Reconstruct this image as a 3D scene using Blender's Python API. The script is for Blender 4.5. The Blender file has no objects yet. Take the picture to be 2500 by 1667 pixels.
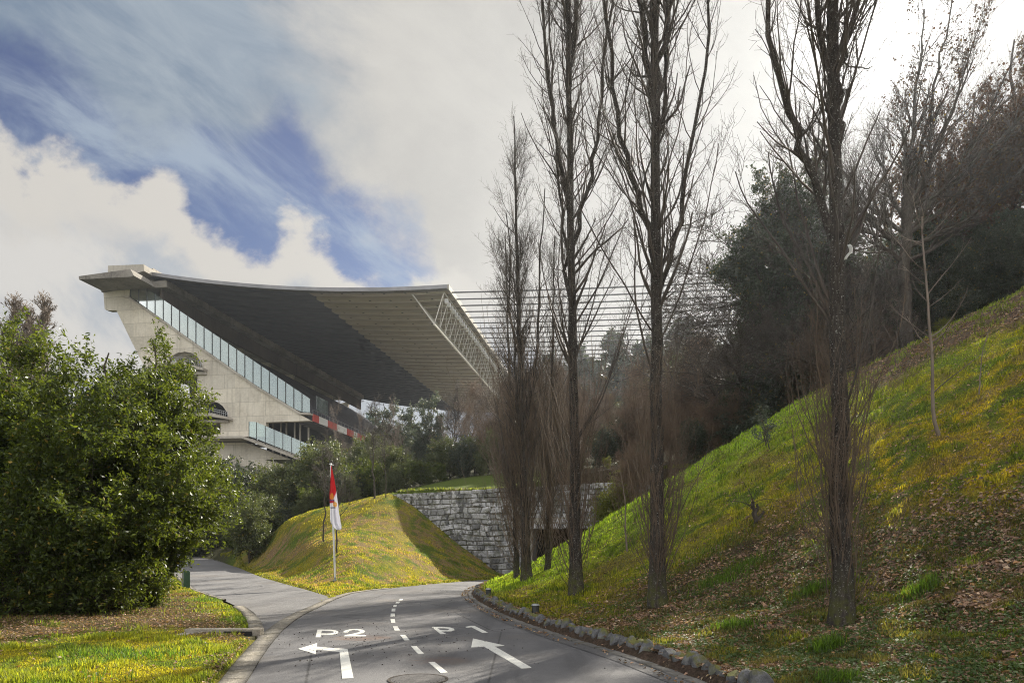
import bpy, math, random
import numpy as np
from mathutils import Vector, Matrix, geometry
R = math.radians
rng = np.random.default_rng(11)
random.seed(4)
C = bpy.context.scene
COL = C.collection

# ------------------------------------------------------------------ camera
cam = bpy.data.cameras.new('camera')
cam.lens = 24; cam.sensor_width = 36; cam.shift_y = (1265-784)/2352
cam.clip_end = 6000; cam.clip_start = 0.05
co = bpy.data.objects.new('camera', cam); COL.objects.link(co)
co.location = (0, 0, 1.7); co.rotation_euler = (R(90), 0, 0)
C.camera = co
C.view_settings.view_transform = 'Standard'; C.view_settings.look = 'None'
C.view_settings.exposure = 1.0; C.view_settings.gamma = 1
C.cycles.max_bounces = 6; C.cycles.transparent_max_bounces = 12
C.cycles.diffuse_bounces = 3; C.cycles.glossy_bounces = 2; C.cycles.transmission_bounces = 4
C.cycles.use_adaptive_sampling = False; C.cycles.use_denoising = True; C.cycles.denoiser = 'OPENIMAGEDENOISE'; C.cycles.denoising_input_passes = 'RGB_ALBEDO_NORMAL'; C.cycles.denoising_prefilter = 'NONE'; C.cycles.pixel_filter_type = 'BLACKMAN_HARRIS'; C.cycles.filter_width = 1.05
C.cycles.sample_clamp_direct = 5; C.cycles.sample_clamp_indirect = 3
C.cycles.caustics_reflective = False; C.cycles.caustics_refractive = False

# ------------------------------------------------------------------ node helpers
class NT:
    def __init__(s, tree): s.t = tree; s.n = tree.nodes; s.l = tree.links
    def put(s, sock, v):
        if v is None: return
        if hasattr(v, 'is_output'): s.l.new(v, sock)
        else:
            try: sock.default_value = v
            except Exception: sock.default_value = (*v, 1.0)
    def node(s, typ, ins=None, **kw):
        n = s.n.new(typ)
        for k, v in kw.items(): setattr(n, k, v)
        for k, v in (ins or {}).items(): s.put(n.inputs[k], v)
        return n
    def m(s, op, a, b=None, c=None, clamp=False):
        n = s.n.new('ShaderNodeMath'); n.operation = op; n.use_clamp = clamp
        s.put(n.inputs[0], a)
        if b is not None: s.put(n.inputs[1], b)
        if c is not None: s.put(n.inputs[2], c)
        return n.outputs[0]
    def ss(s, x, a, b, lo=0., hi=1.):
        n = s.n.new('ShaderNodeMapRange'); n.interpolation_type = 'SMOOTHSTEP'
        for i, v in enumerate((x, a, b, lo, hi)): s.put(n.inputs[i], v)
        return n.outputs[0]
    def mix(s, f, a, b, mode='MIX'):
        n = s.n.new('ShaderNodeMix'); n.data_type = 'RGBA'; n.blend_type = mode
        s.put(n.inputs[0], f); s.put(n.inputs[6], a if hasattr(a, 'is_output') else (*a[:3], 1)); s.put(n.inputs[7], b if hasattr(b, 'is_output') else (*b[:3], 1))
        return n.outputs[2]
    def noise(s, vec, scale, detail=5, rough=.55, dist=0., out=0):
        n = s.node('ShaderNodeTexNoise', {'Vector': vec, 'Scale': scale, 'Detail': detail, 'Roughness': rough, 'Distortion': dist})
        return n.outputs[out]
    def mapping(s, vec, scale=(1, 1, 1), rot=(0, 0, 0), loc=(0, 0, 0)):
        return s.node('ShaderNodeMapping', {0: vec, 1: loc, 2: rot, 3: scale}).outputs[0]

# ------------------------------------------------------------------ sun and sky
SUN = Vector((.56, 1.0, .776)).normalized()
sun_el = math.asin(SUN.z); sun_az = math.atan2(SUN.x, SUN.y)
ld = bpy.data.lights.new('sun', 'SUN'); ld.energy = 5.0; ld.angle = R(.6); ld.color = (1, .93, .80)
lo = bpy.data.objects.new('sun', ld); COL.objects.link(lo)
lo.rotation_euler = (-SUN).to_track_quat('-Z', 'Y').to_euler()

world = bpy.data.worlds.new('World'); C.world = world; world.use_nodes = True
world.node_tree.nodes.clear(); w = NT(world.node_tree)
tc = w.node('ShaderNodeTexCoord').outputs['Generated']
sep = w.node('ShaderNodeSeparateXYZ', {0: tc}).outputs
ya = w.m('MAXIMUM', w.m('ABSOLUTE', sep[1]), .16)
ca = w.m('DIVIDE', sep[0], ya); cb = w.m('DIVIDE', sep[2], ya)
plane = w.node('ShaderNodeCombineXYZ', {0: ca, 1: cb, 2: w.m('MULTIPLY', sep[1], .3)}).outputs[0]
def fcurve(x, pts):      # pts in picture-like slopes
    n = w.n.new('ShaderNodeFloatCurve'); c = n.mapping.curves[0]
    for i, (a, b) in enumerate(pts):
        if i < 2: c.points[i].location = (a, b)
        else: c.points.new(a, b)
    n.mapping.update(); w.put(n.inputs[1], x); return n.outputs[0]
X01 = w.m('MULTIPLY_ADD', ca, 1/1.6, .5, clamp=True)       # slope -0.8..0.8
def cp(u, v): return ((u-1250)/1667/1.6+.5, (1345-v)/1667)
upper = fcurve(X01, [cp(*p) for p in ((0, 30), (90, 60), (180, 130), (260, 250), (330, 330), (430, 335), (520, 330), (620, 350), (690, 305), (750, 385), (830, 465), (900, 520), (980, 575), (1050, 640), (1100, 760), (1300, 900), (2500, 900))])
lower = fcurve(X01, [cp(*p) for p in ((0, 380), (80, 420), (160, 400), (240, 420), (300, 475), (400, 490), (450, 540), (490, 600), (570, 640), (650, 640), (710, 560), (780, 590), (850, 670), (930, 720), (1030, 700), (1200, 690), (2500, 690))])
streak = lambda ang, sy, loc: w.mapping(w.mapping(plane, (1, 1, 1), (0, 0, R(ang)), loc), (1, sy, 1))
n1 = w.noise(streak(30, 1.5, (0, 0, 0)), 3.2, 11, .62, .2)
n2 = w.noise(w.mapping(plane, (1, 1.2, 1), loc=(3, 1, 0)), 9, 8, .6, .2)
nst = w.noise(streak(36, 2.6, (5, 2, 0)), 3.2, 11, .64, .5)
wob = w.m('ADD', w.m('MULTIPLY', w.m('SUBTRACT', n1, .5), .20), w.m('MULTIPLY', w.m('SUBTRACT', n2, .5), .16))
cbw = w.m('ADD', cb, wob)
inU = w.ss(w.m('SUBTRACT', upper, cbw), -.045, .045)
inL = w.ss(w.m('SUBTRACT', cbw, lower), -.004, .035)
sky = w.node('ShaderNodeTexSky', sky_type='NISHITA', sun_disc=False, sun_elevation=sun_el, sun_rotation=sun_az, altitude=100, air_density=1.0, dust_density=.6, ozone_density=3.0).outputs[0]
blue = w.mix(1.0, sky, (.050, .053, .067), 'MULTIPLY')
blue = w.mix(w.ss(cb, .35, .75), blue, w.mix(1., blue, (.86, .80, .88), 'MULTIPLY'))
warm = (.60, .57, .525); lwarm = (.60, .57, .525)
thin = w.mix(w.ss(nst, .3, .7), (.15, .21, .30), (.32, .375, .43))
# broad cover: grey-blue veil high in the middle, warm white towards the sun
tow = w.m('ADD', ca, w.m('MULTIPLY', w.m('SUBTRACT', n1, .5), .55))
tow = w.m('ADD', tow, w.m('MULTIPLY', cb, -.25))
cover = w.mix(w.ss(tow, -.62, -.33), thin, w.mix(w.ss(n1, .35, .68), (.46, .445, .42), (.545, .525, .49)))
wisp = w.ss(nst, .40, .70, .03, .66)
bl = w.mix(wisp, blue, (.42, .50, .56))
lowcl = w.mix(w.ss(w.noise(streak(22, 2.4, (1, 7, 0)), 2.6, 8, .5), .42, .58), (.34, .38, .44), lwarm)
lowcl = w.mix(w.ss(w.m('SUBTRACT', lower, cbw), .0, .12, 0, .75), lwarm, lowcl)
lowcl = w.mix(w.ss(w.m('SUBTRACT', lower, cbw), .05, .11), lowcl, w.mix(w.ss(n1, .42, .6), (.40, .43, .47), (.62, .60, .57)))
skyc = w.mix(inU, cover, bl)
skyc = w.mix(w.m('MULTIPLY', w.m('SUBTRACT', 1, inL), w.ss(ca, .05, -.12)), skyc, lowcl)
back = w.mix(w.ss(n1, .35, .65), (.90, .96, 1.06), (1.7, 1.6, 1.46))   # unseen sky behind the camera, brightened as added fill light
skyc = w.mix(w.ss(sep[1], .05, -.25), skyc, back)
dt = w.node('ShaderNodeVectorMath', {0: tc, 1: tuple(SUN)}, operation='DOT_PRODUCT').outputs['Value']
dt = w.m('MAXIMUM', dt, 0)
glow = w.m('ADD', w.m('MULTIPLY', w.m('POWER', dt, 420), 1.6), w.m('MULTIPLY', w.m('POWER', dt, 30), .01))
skyc = w.mix(1., skyc, w.node('ShaderNodeCombineColor', {0: glow, 1: w.m('MULTIPLY', glow, .98), 2: w.m('MULTIPLY', glow, .93)}).outputs[0], 'ADD')
skyc = w.mix(w.ss(sep[2], .0, -.06), skyc, (.12, .11, .09))
bg = w.node('ShaderNodeBackground', {0: skyc, 1: .545})
wo = w.node('ShaderNodeOutputWorld'); w.l.new(bg.outputs[0], wo.inputs[0])

# ------------------------------------------------------------------ object helpers
def tag(o, label=None, cat=None, group=None, kind=None):
    if label: o['label'] = label
    if cat: o['category'] = cat
    if group: o['group'] = group
    if kind: o['kind'] = kind
    return o
def empty(name, loc, label, cat, group=None):
    o = bpy.data.objects.new(name, None); COL.objects.link(o); o.location = loc
    return tag(o, label, cat, group)
def mk(name, V, F, mat, parent=None, smooth=False, col=None, colname='Col'):
    """one mesh object from numpy verts and a list of face arrays (n x 3 / n x 4) or python faces"""
    V = np.asarray(V, dtype=np.float32).reshape(-1, 3)
    me = bpy.data.meshes.new(name)
    arrs = F if isinstance(F, list) and len(F) and isinstance(F[0], np.ndarray) else None
    if arrs is None and isinstance(F, np.ndarray): arrs = [F]
    if arrs is not None:
        arrs = [a for a in arrs if len(a)]
        nl = sum(a.size for a in arrs); npoly = sum(len(a) for a in arrs)
        me.vertices.add(len(V)); me.vertices.foreach_set('co', V.ravel())
        me.loops.add(nl); me.loops.foreach_set('vertex_index', np.concatenate([a.ravel() for a in arrs]).astype(np.int32))
        tot = np.concatenate([np.full(len(a), a.shape[1]) for a in arrs]).astype(np.int32)
        st = np.concatenate([[0], np.cumsum(tot)[:-1]]).astype(np.int32)
        me.polygons.add(npoly); me.polygons.foreach_set('loop_start', st); me.polygons.foreach_set('loop_total', tot)
    else:
        me.from_pydata(V.tolist(), [], F)
    me.update(calc_edges=True)
    if smooth: me.polygons.foreach_set('use_smooth', np.ones(len(me.polygons), dtype=bool))
    if col is not None:
        a = me.color_attributes.new(colname, 'FLOAT_COLOR', 'POINT')
        c4 = np.ones((len(V), 4), dtype=np.float32); c4[:, :col.shape[1]] = col
        a.data.foreach_set('color', c4.ravel())
    if mat: me.materials.append(mat)
    o = bpy.data.objects.new(name, me); COL.objects.link(o)
    if parent: o.parent = parent
    return o
class MB:
    def __init__(s): s.v = []; s.f = []
    def add(s, V, F):
        b = len(s.v); s.v += [tuple(p) for p in V]; s.f += [tuple(i+b for i in f) for f in F]
    def hexa(s, P):   # 8 pts: bottom 4, top 4
        s.add(P, [(3, 2, 1, 0), (4, 5, 6, 7), (0, 1, 5, 4), (1, 2, 6, 5), (2, 3, 7, 6), (3, 0, 4, 7)])
    def box(s, x0, x1, y0, y1, z0, z1, f=lambda *p: p):
        s.hexa([f(*p) for p in ((x0, y0, z0), (x1, y0, z0), (x1, y1, z0), (x0, y1, z0), (x0, y0, z1), (x1, y0, z1), (x1, y1, z1), (x0, y1, z1))])
    def bar(s, a, b, r, n=6, r2=None):
        a = Vector(a); b = Vector(b); d = (b-a).normalized(); q = d.orthogonal().normalized(); p = d.cross(q); r2 = r if r2 is None else r2
        V = [a+(q*math.cos(k*2*math.pi/n)+p*math.sin(k*2*math.pi/n))*r for k in range(n)]+[b+(q*math.cos(k*2*math.pi/n)+p*math.sin(k*2*math.pi/n))*r2 for k in range(n)]
        s.add(V, [(k, (k+1) % n, n+(k+1) % n, n+k) for k in range(n)]+[tuple(range(n))[::-1], tuple(range(n, 2*n))])
    def prism(s, loops, fn, a, b):  # loops of 2-D pts (outer, holes...), extruded from a to b through fn(p, q, depth)
        flat = [p for l in loops for p in l]
        tris = geometry.tessellate_polygon([[Vector((p[0], p[1], 0)) for p in l] for l in loops])
        n = len(flat)
        V = [fn(p[0], p[1], a) for p in flat]+[fn(p[0], p[1], b) for p in flat]
        F = [tuple(t) for t in tris]+[(t[2]+n, t[1]+n, t[0]+n) for t in tris]
        o = 0
        for l in loops:
            k = len(l); F += [(o+i, o+(i+1) % k, n+o+(i+1) % k, n+o+i) for i in range(k)]; o += k
        s.add(V, F)
    def build(s, name, mat, parent=None, smooth=False):
        return mk(name, np.array(s.v), s.f, mat, parent, smooth)
def dup(root, loc, rz=0, sc=(1, 1, 1), label=None):
    r = root.copy(); COL.objects.link(r); r.location = loc; r.rotation_euler = (0, 0, rz); r.scale = sc
    if label: r['label'] = label
    for ch in list(root.children):
        c = ch.copy(); COL.objects.link(c); c.parent = r
    return r

# ------------------------------------------------------------------ value noise in numpy
_tab = np.random.default_rng(5).random((256, 256))
def vn(x, y):
    xi = np.floor(x).astype(int); yi = np.floor(y).astype(int); fx = x-xi; fy = y-yi
    fx = fx*fx*(3-2*fx); fy = fy*fy*(3-2*fy)
    g = lambda a, b: _tab[a & 255, b & 255]
    return (g(xi, yi)*(1-fx)+g(xi+1, yi)*fx)*(1-fy)+(g(xi, yi+1)*(1-fx)+g(xi+1, yi+1)*fx)*fy
def fbm(x, y, o=4):
    t = 0; a = .5; n = 0
    for i in range(o):
        t = t+a*vn(x*2**i+17*i, y*2**i+31*i); n += a; a *= .55
    return t/n
def sst(x, a, b):
    t = np.clip((x-a)/(b-a), 0, 1); return t*t*(3-2*t)

# ------------------------------------------------------------------ plan of the place
FX, CX, HY = 1568., 1176., 1265.
def GP(u, v, z=0.):
    D = (1.7-z)*FX/(v-HY); return ((u-CX)/FX*D, D)
def GR(u, v):           # point on the gently rising side road (z = .018 (y-30))
    D = 1.7*FX/(v-HY)
    if D > 30: D = 2.24*FX/(v-HY+28.2)
    return ((u-CX)/FX*D, D)
mainL = [(-2.3, -8), (-2.5, 2), (-3.0, 6)]+[GP(u, v) for u, v in ((535, 1568), (568, 1520), (600, 1480), (628, 1450), (660, 1425), (690, 1408), (720, 1395), (760, 1376), (800, 1362), (850, 1355), (900, 1350), (1000, 1340), (1100, 1332))]+[(-.3, 42.6), (.55, 44.6), (1.2, 46.4), (1.6, 50)]
mainR = [(3.9, -8), (3.4, 2), (2.8, 6)]+[GP(u, v) for u, v in ((1590, 1568), (1450, 1515), (1370, 1490), (1290, 1465), (1200, 1435), (1155, 1417), (1120, 1400), (1094, 1385), (1078, 1372), (1075, 1362), (1085, 1352), (1110, 1343), (1145, 1335))]+[(1.5, 40.2), (4.0, 42.2), (6.0, 44.0), (6.8, 48)]
sideL = [(-4.9, 13.0)]+[GR(u, v) for u, v in ((605, 1455), (600, 1440), (582, 1415), (560, 1400), (520, 1380), (490, 1371), (450, 1357), (430, 1342), (405, 1322))]+[(-29.5, 57), (-38, 75), (-45.5, 92), (-60, 112)]
sideR = [GR(u, v) for u, v in ((758, 1370), (700, 1352), (660, 1342), (600, 1325), (540, 1300), (505, 1286))]+[(-40.5, 90), (-54, 110)]
def resample(p, n):
    p = np.array(p, float); s = np.concatenate([[0], np.cumsum(np.linalg.norm(np.diff(p, axis=0), axis=1))])
    # smooth (Catmull-like) by dense linear + box filter
    q = np.linspace(0, s[-1], n*8); a = np.stack([np.interp(q, s, p[:, i]) for i in (0, 1)], 1)
    k = 9; pad = np.concatenate([np.repeat(a[:1], k//2, 0), a, np.repeat(a[-1:], k//2, 0)])
    a = np.stack([np.convolve(pad[:, i], np.ones(k)/k, 'valid') for i in (0, 1)], 1)
    return a[np.linspace(0, len(a)-1, n).astype(int)]
ML, MR = resample(mainL, 110), resample(mainR, 110)
SR = np.concatenate([resample([ML[np.argmin(abs(ML[:, 1]-12.5))], ML[np.argmin(abs(ML[:, 1]-16))], ML[np.argmin(abs(ML[:, 1]-20))], ML[np.argmin(abs(ML[:, 1]-23.5))]], 30)+[.12, 0], resample(sideR, 60)])
SL = resample(sideL, 90)
def roadz(x, y):
    return .018*np.maximum(0, y-30)*sst(-x, 6, 12)
def pip(x, y, poly):
    ins = np.zeros(x.shape, bool); n = len(poly); j = n-1
    for i in range(n):
        (xi, yi), (xj, yj) = poly[i], poly[j]
        c = ((yi > y) != (yj > y)) & (x < (xj-xi)*(y-yi)/((yj-yi) if yj != yi else 1e-9)+xi); ins ^= c; j = i
    return ins
def dline(x, y, pl):
    d = np.full(x.shape, 1e9)
    for (ax, ay), (bx, by) in zip(pl[:-1], pl[1:]):
        vx, vy = bx-ax, by-ay; L = vx*vx+vy*vy+1e-12
        t = np.clip(((x-ax)*vx+(y-ay)*vy)/L, 0, 1); d = np.minimum(d, np.hypot(x-ax-t*vx, y-ay-t*vy))
    return d
polyM = np.concatenate([ML, MR[::-1]])[::1]; polyS = np.concatenate([SL, SR[::-1]])
pm, ps = polyM[::2], polyS[::2]
def tps(pts):
    P = np.array(pts, float); X = P[:, :2]/50; n = len(P)
    r = np.linalg.norm(X[:, None]-X[None], axis=2); K = np.where(r > 0, r*r*np.log(r+1e-12), 0)+np.eye(n)*1e-4
    A = np.zeros((n+3, n+3)); A[:n, :n] = K; A[:n, n] = 1; A[:n, n+1:] = X; A[n, :n] = 1; A[n+1:, :n] = X.T
    c = np.linalg.solve(A, np.concatenate([P[:, 2], [0, 0, 0]]))
    def f(x, y):
        o = c[n]+c[n+1]*x/50+c[n+2]*y/50
        for i in range(n):
            rr = np.hypot(x/50-X[i, 0], y/50-X[i, 1]); o = o+c[i]*rr*rr*np.log(rr+1e-12)
        return o
    return f
edge = [(p[0], p[1], .08+float(roadz(np.array(p[0]), np.array(p[1])))) for p in list(ML[14:96:6])+list(SL[2::7])+list(SR[32::6])]
TA = tps(edge+[(-7.8, 30.3, .45), (-11, 40, 2.25), (-9.2, 36, 1.6), (-8.8, 50, 5.85), (-4.5, 48.3, 2.8), (-2.6, 47.6, 1.4), (-.8, 47, .3), (-15.2, 50, 4.25), (-19.8, 54, 2.9), (-24.3, 60, 1.7),
     (-7.2, 41, 2.0), (-9.4, 45, 3.6), (-4.3, 38, .7), (-2.5, 42, .5), (-15, 45, 1.5), (-12, 34, .75), (-6, 11, .05), (-10, 12, .1), (-8, 18, .12), (-12, 20, .15), (-20, 20, .3), (-20, 30, .3), (-26, 38, .5),
     (-15, 10, .15), (-40, 30, .8), (-60, 10, 1), (-60, 60, 1.5), (-7, 4, 0), (-10, -10, 0), (-34, 58, 1), (-12, 50, 5.1), (-12, 55, 5.6)])
TB = tps([(-9, 50, 5.9), (-12, 52, 5.3), (-16, 54, 4.4), (-20, 57, 3.2), (-25, 64, 2.0), (-31, 74, 1.6), (-40.5, 91, 1.9), (-54, 112, 3.5), (-30, 40, .4), (-50, 70, 1.5), (-80, 90, 3), (-60, 115, 4), (-5, 60, 8.0), (0, 49, 6.3), (8, 46, 7.2), (10, 52, 8.5),
     (-25, 90, 8), (-20, 75, 6.5), (-45, 118, 9), (-35, 132, 15), (-68, 142, 16.5), (-95, 145, 14), (-20, 135, 20), (0, 110, 15), (0, 150, 19), (40, 160, 24), (16, 44, 8.0), (25, 45, 12.5), (40, 46, 20), (14, 55, 8.5), (25, 70, 14),
     (60, 80, 25), (50, 120, 24), (0, 250, 20), (30, 300, 34), (60, 330, 62), (120, 260, 60), (120, 120, 40), (-120, 200, 8), (-150, 320, 10), (0, 400, 62), (-100, 400, 16), (200, 400, 85), (300, 100, 60), (-300, 100, 10), (-300, 500, 5), (0, 700, 60), (300, 800, 80), (-300, 900, 10), (70, 40, 26), (60, 10, 24)])
def wall_y(x): return 50-.385*(x+8.8)
backline = [(-.9, 37.6), (1.5, 40.4), (4.0, 42.4), (6.2, 44.2)]
exY, exX = MR[:, 1], MR[:, 0]
def Hbase(x, y):
    rz = roadz(x, y)
    yc = np.clip(y, -8, 39.5); mono = exY[:100]
    xe = np.interp(yc, MR[:, 1][MR[:, 1] < 39.6], MR[:, 0][MR[:, 1] < 39.6])
    o = 4.0-3.1*sst(y, 14, 36); wd = 1.5-.8*sst(y, 14, 36)
    q = (x-xe-o)/wd
    bank = .615*wd*np.log1p(np.exp(np.clip(q, -30, 30)))+np.where(q > 30, (q-30)*.615*wd, 0)
    bank = np.where(bank > 9, 9+(bank-9)*.80, bank)
    bank = bank+.07+.40*(fbm(x*.5, y*.5)-.5)*sst(x-xe, .8, 3)+.13*(fbm(x*1.7+9, y*1.7)-.5)*sst(x-xe, .8, 2)+.20*(fbm(x*1.1+50, y*1.1+8)-.5)*sst(x-xe, 4, 8)+.07*(vn(x*3.1, y*3.1)-.5)*sst(x-xe, 1, 3)
    bank = np.minimum(bank, 25+.05*x)
    db = dline(x, y, backline); bank = np.minimum(bank, .1+1.25*db)
    ta = np.maximum(TA(x, y), rz+.03)+.12*(fbm(x*.6+5, y*.6)-.5)+.09*(fbm(x*2.1+5, y*2.1+4)-.5)
    dist = np.minimum(np.minimum(dline(x, y, ML[::3]), dline(x, y, SL[::4])), dline(x, y, SR[::4])); ta = rz+.05+(ta-rz-.05)*sst(dist, -.01, 3.6)
    tb = TB(x, y)+.5*(fbm(x*.12, y*.12)-.5)*sst(y, 55, 90)
    pitch = sst(y, 112, 122)*sst(-y, -262, -250)*sst(x, -70, -55)*sst(-x, -110, -85); tb = tb+(np.minimum(tb, 17.5)-tb)*pitch
    sd = y-wall_y(x)
    left = x < -8.9
    wgt = np.where(left, sst(sd, -3, 4), (sd > .35).astype(float))
    gl = ta*(1-wgt)+tb*wgt
    # which side of the main road
    xmid = np.interp(np.clip(y, -8, 46), (ML[:, 1]+MR[:, 1])[:]/2, (ML[:, 0]+MR[:, 0])/2)
    right = (x > xmid) & (y < 39.5) | (x > 7) & (y < 44)
    k = sst(y, 39, 43.5)*sst(x, 5, 9)
    gr = bank*(1-k)+np.maximum(tb, 4)*k
    out = np.where(right, gr, gl)
    cor = (y >= 39.0) & (x > -.5) & (x < 9) & (sd < .35)
    out = np.where(cor, np.minimum(bank, 30)*(db > 0)*(1.0*(pip(x, y, np.array([(-.9, 37.6), (1.5, 40.4), (4, 42.4), (6.2, 44.2), (9.1, 44.2), (9.1, 38.9), (-.9, 37)]))))+.04, out)
    return out
def H(x, y, raw=False):
    x = np.asarray(x, float); y = np.asarray(y, float); sh = x.shape
    x = x.ravel(); y = y.ravel(); h = Hbase(x, y)
    near = (x > -66) & (x < 10) & (y < 116)
    xn, yn = x[near], y[near]
    im = pip(xn, yn, pm) | pip(xn, yn, ps)
    hr = roadz(xn, yn)
    d = np.minimum(dline(xn, yn, pm[np.r_[0:len(pm), 0]]), dline(xn, yn, ps[np.r_[0:len(ps), 0]]))
    hn = h[near]
    hn = np.where(im, hr-.07, hr-.07+(hn-hr+.07)*sst(d, .0, .30))
    h[near] = hn
    return h.reshape(sh)
def Hs(x, y): return float(H(np.array([x]), np.array([y]))[0])
def hit(u, v, d0=5., d1=300.):
    a = (u-CX)/FX; b = (HY-v)/FX
    D = np.concatenate([np.arange(d0, 60, .1), np.arange(60, d1, .5)]); g = H(a*D, D) - (1.7+b*D)
    k = np.argmax(g > 0); D0 = D[max(k-1, 0)]; D1 = D[k]
    g0, g1 = g[max(k-1, 0)], g[k]; Dm = D0+(D1-D0)*(-g0)/(g1-g0+1e-9)
    return (a*Dm, Dm, float(1.7+b*Dm))
def PXY(pts): return np.array([hit(u, v)[:2] for u, v in pts])

# ------------------------------------------------------------------ materials
def newmat(name):
    m = bpy.data.materials.new(name); m.use_nodes = True; m.node_tree.nodes.clear(); return m, NT(m.node_tree)
def finish(n, shader, disp=None):
    o = n.node('ShaderNodeOutputMaterial'); n.l.new(shader, o.inputs[0])
def bump(n, h, dist, st=1.):
    return n.node('ShaderNodeBump', {'Height': h, 'Distance': dist, 'Strength': st}).outputs[0]
def simple(name, col, rough=.6, metal=0., var=.15, scale=4., bmp=0., spec=.5):
    m, n = newmat(name); tc = n.node('ShaderNodeTexCoord').outputs['Object']
    ns = n.noise(tc, scale, 5)
    c = n.mix(n.ss(ns, .3, .7), tuple(x*(1-var) for x in col), tuple(min(1, x*(1+var)) for x in col))
    p = n.node('ShaderNodeBsdfPrincipled', {'Base Color': c, 'Roughness': rough, 'Metallic': metal, 'Specular IOR Level': spec})
    if bmp: n.put(p.inputs['Normal'], bump(n, n.noise(tc, scale*6, 4), bmp))
    finish(n, p.outputs[0]); return m
def geo_pos(n): return n.node('ShaderNodeNewGeometry').outputs['Position']

def m_ground():
    m, n = newmat('grass_and_litter'); pos = geo_pos(n)
    c = n.node('ShaderNodeVertexColor', layer_name='Col').outputs[0]
    f1 = n.noise(pos, 14, 6, .7); f2 = n.noise(pos, 55, 3, .6); f3 = n.noise(pos, 3.1, 5, .6)
    c = n.mix(1., c, n.mix(n.ss(f1, .3, .7), (.55, .55, .55), (1.35, 1.35, 1.35)), 'MULTIPLY')
    c = n.mix(n.ss(f2, .52, .66, 0, .5), c, n.mix(1., c, (1.6, 1.5, 1.3), 'MULTIPLY'))
    c = n.mix(n.ss(f3, .35, .65), n.mix(1., c, (.8, .85, .8), 'MULTIPLY'), c)
    p = n.node('ShaderNodeBsdfPrincipled', {'Base Color': c, 'Roughness': .9, 'Specular IOR Level': .1})
    h = n.m('ADD', n.m('MULTIPLY', f1, .7), n.m('MULTIPLY', f2, .3))
    n.put(p.inputs['Normal'], bump(n, h, .10, .9))
    finish(n, p.outputs[0]); return m
def m_asphalt(name='asphalt', base=(.095, .093, .099), pale=(.165, .16, .162)):
    m, n = newmat(name); pos = geo_pos(n)
    a = n.noise(n.mapping(pos, (1, .45, 1)), .7, 6, .6); b = n.noise(pos, 120, 3, .7); c_ = n.noise(pos, 6, 6, .7); g = n.noise(pos, 28, 4, .7)
    c = n.mix(n.ss(a, .3, .7), base, pale)
    tk = n.noise(n.mapping(pos, (1.6, .12, 1)), 1.3, 5, .6); c = n.mix(n.ss(tk, .50, .64, 0, .38), c, (.06, .058, .062))
    c = n.mix(n.ss(c_, .5, .75, 0, .5), c, tuple(x*.7 for x in base))
    c = n.mix(n.ss(b, .55, .7, 0, .6), c, (.26, .25, .25))
    c = n.mix(n.ss(b, .45, .3, 0, .55), c, (.03, .03, .032))
    # brown dirt patch and crumbs washed onto the carriageway
    s = n.node('ShaderNodeSeparateXYZ', {0: pos}).outputs
    def blob(x, y, rx, ry):
        return n.m('ADD', n.m('POWER', n.m('DIVIDE', n.m('SUBTRACT', s[0], x), rx), 2), n.m('POWER', n.m('DIVIDE', n.m('SUBTRACT', s[1], y), ry), 2))
    st = n.noise(n.mapping(pos, (1, 5, 1)), 3, 6, .7)
    d1 = n.m('ADD', n.ss(blob(-2.95, 13.35, .75, .55), 1., .0), n.ss(blob(-1.1, 10.6, .6, .5), 1., 0, 0, .5))
    c = n.mix(n.m('MULTIPLY', d1, n.ss(st, .42, .6, 0, .8)), c, (.20, .10, .05))
    ed = n.ss(n.noise(pos, .35, 4, .6), .5, .7, 0, .3)
    c = n.mix(ed, c, (.17, .14, .11))
    vr = n.node('ShaderNodeTexVoronoi', {'Vector': n.mapping(pos, (1, 1, 0)), 'Scale': .21, 'Detail': 0}, feature='DISTANCE_TO_EDGE').outputs[0]
    c = n.mix(n.ss(n.m('ADD', vr, n.m('MULTIPLY', n.m('SUBTRACT', g, .5), .01)),   .0045, .001, 0, .75), c, (.035, .033, .033))
    p = n.node('ShaderNodeBsdfPrincipled', {'Base Color': c, 'Roughness': n.ss(a, .2, .8, .62, .8), 'Specular IOR Level': .4})
    n.put(p.inputs['Normal'], bump(n, n.m('ADD', b, g), .012, .7))
    finish(n, p.outputs[0]); return m
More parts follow.
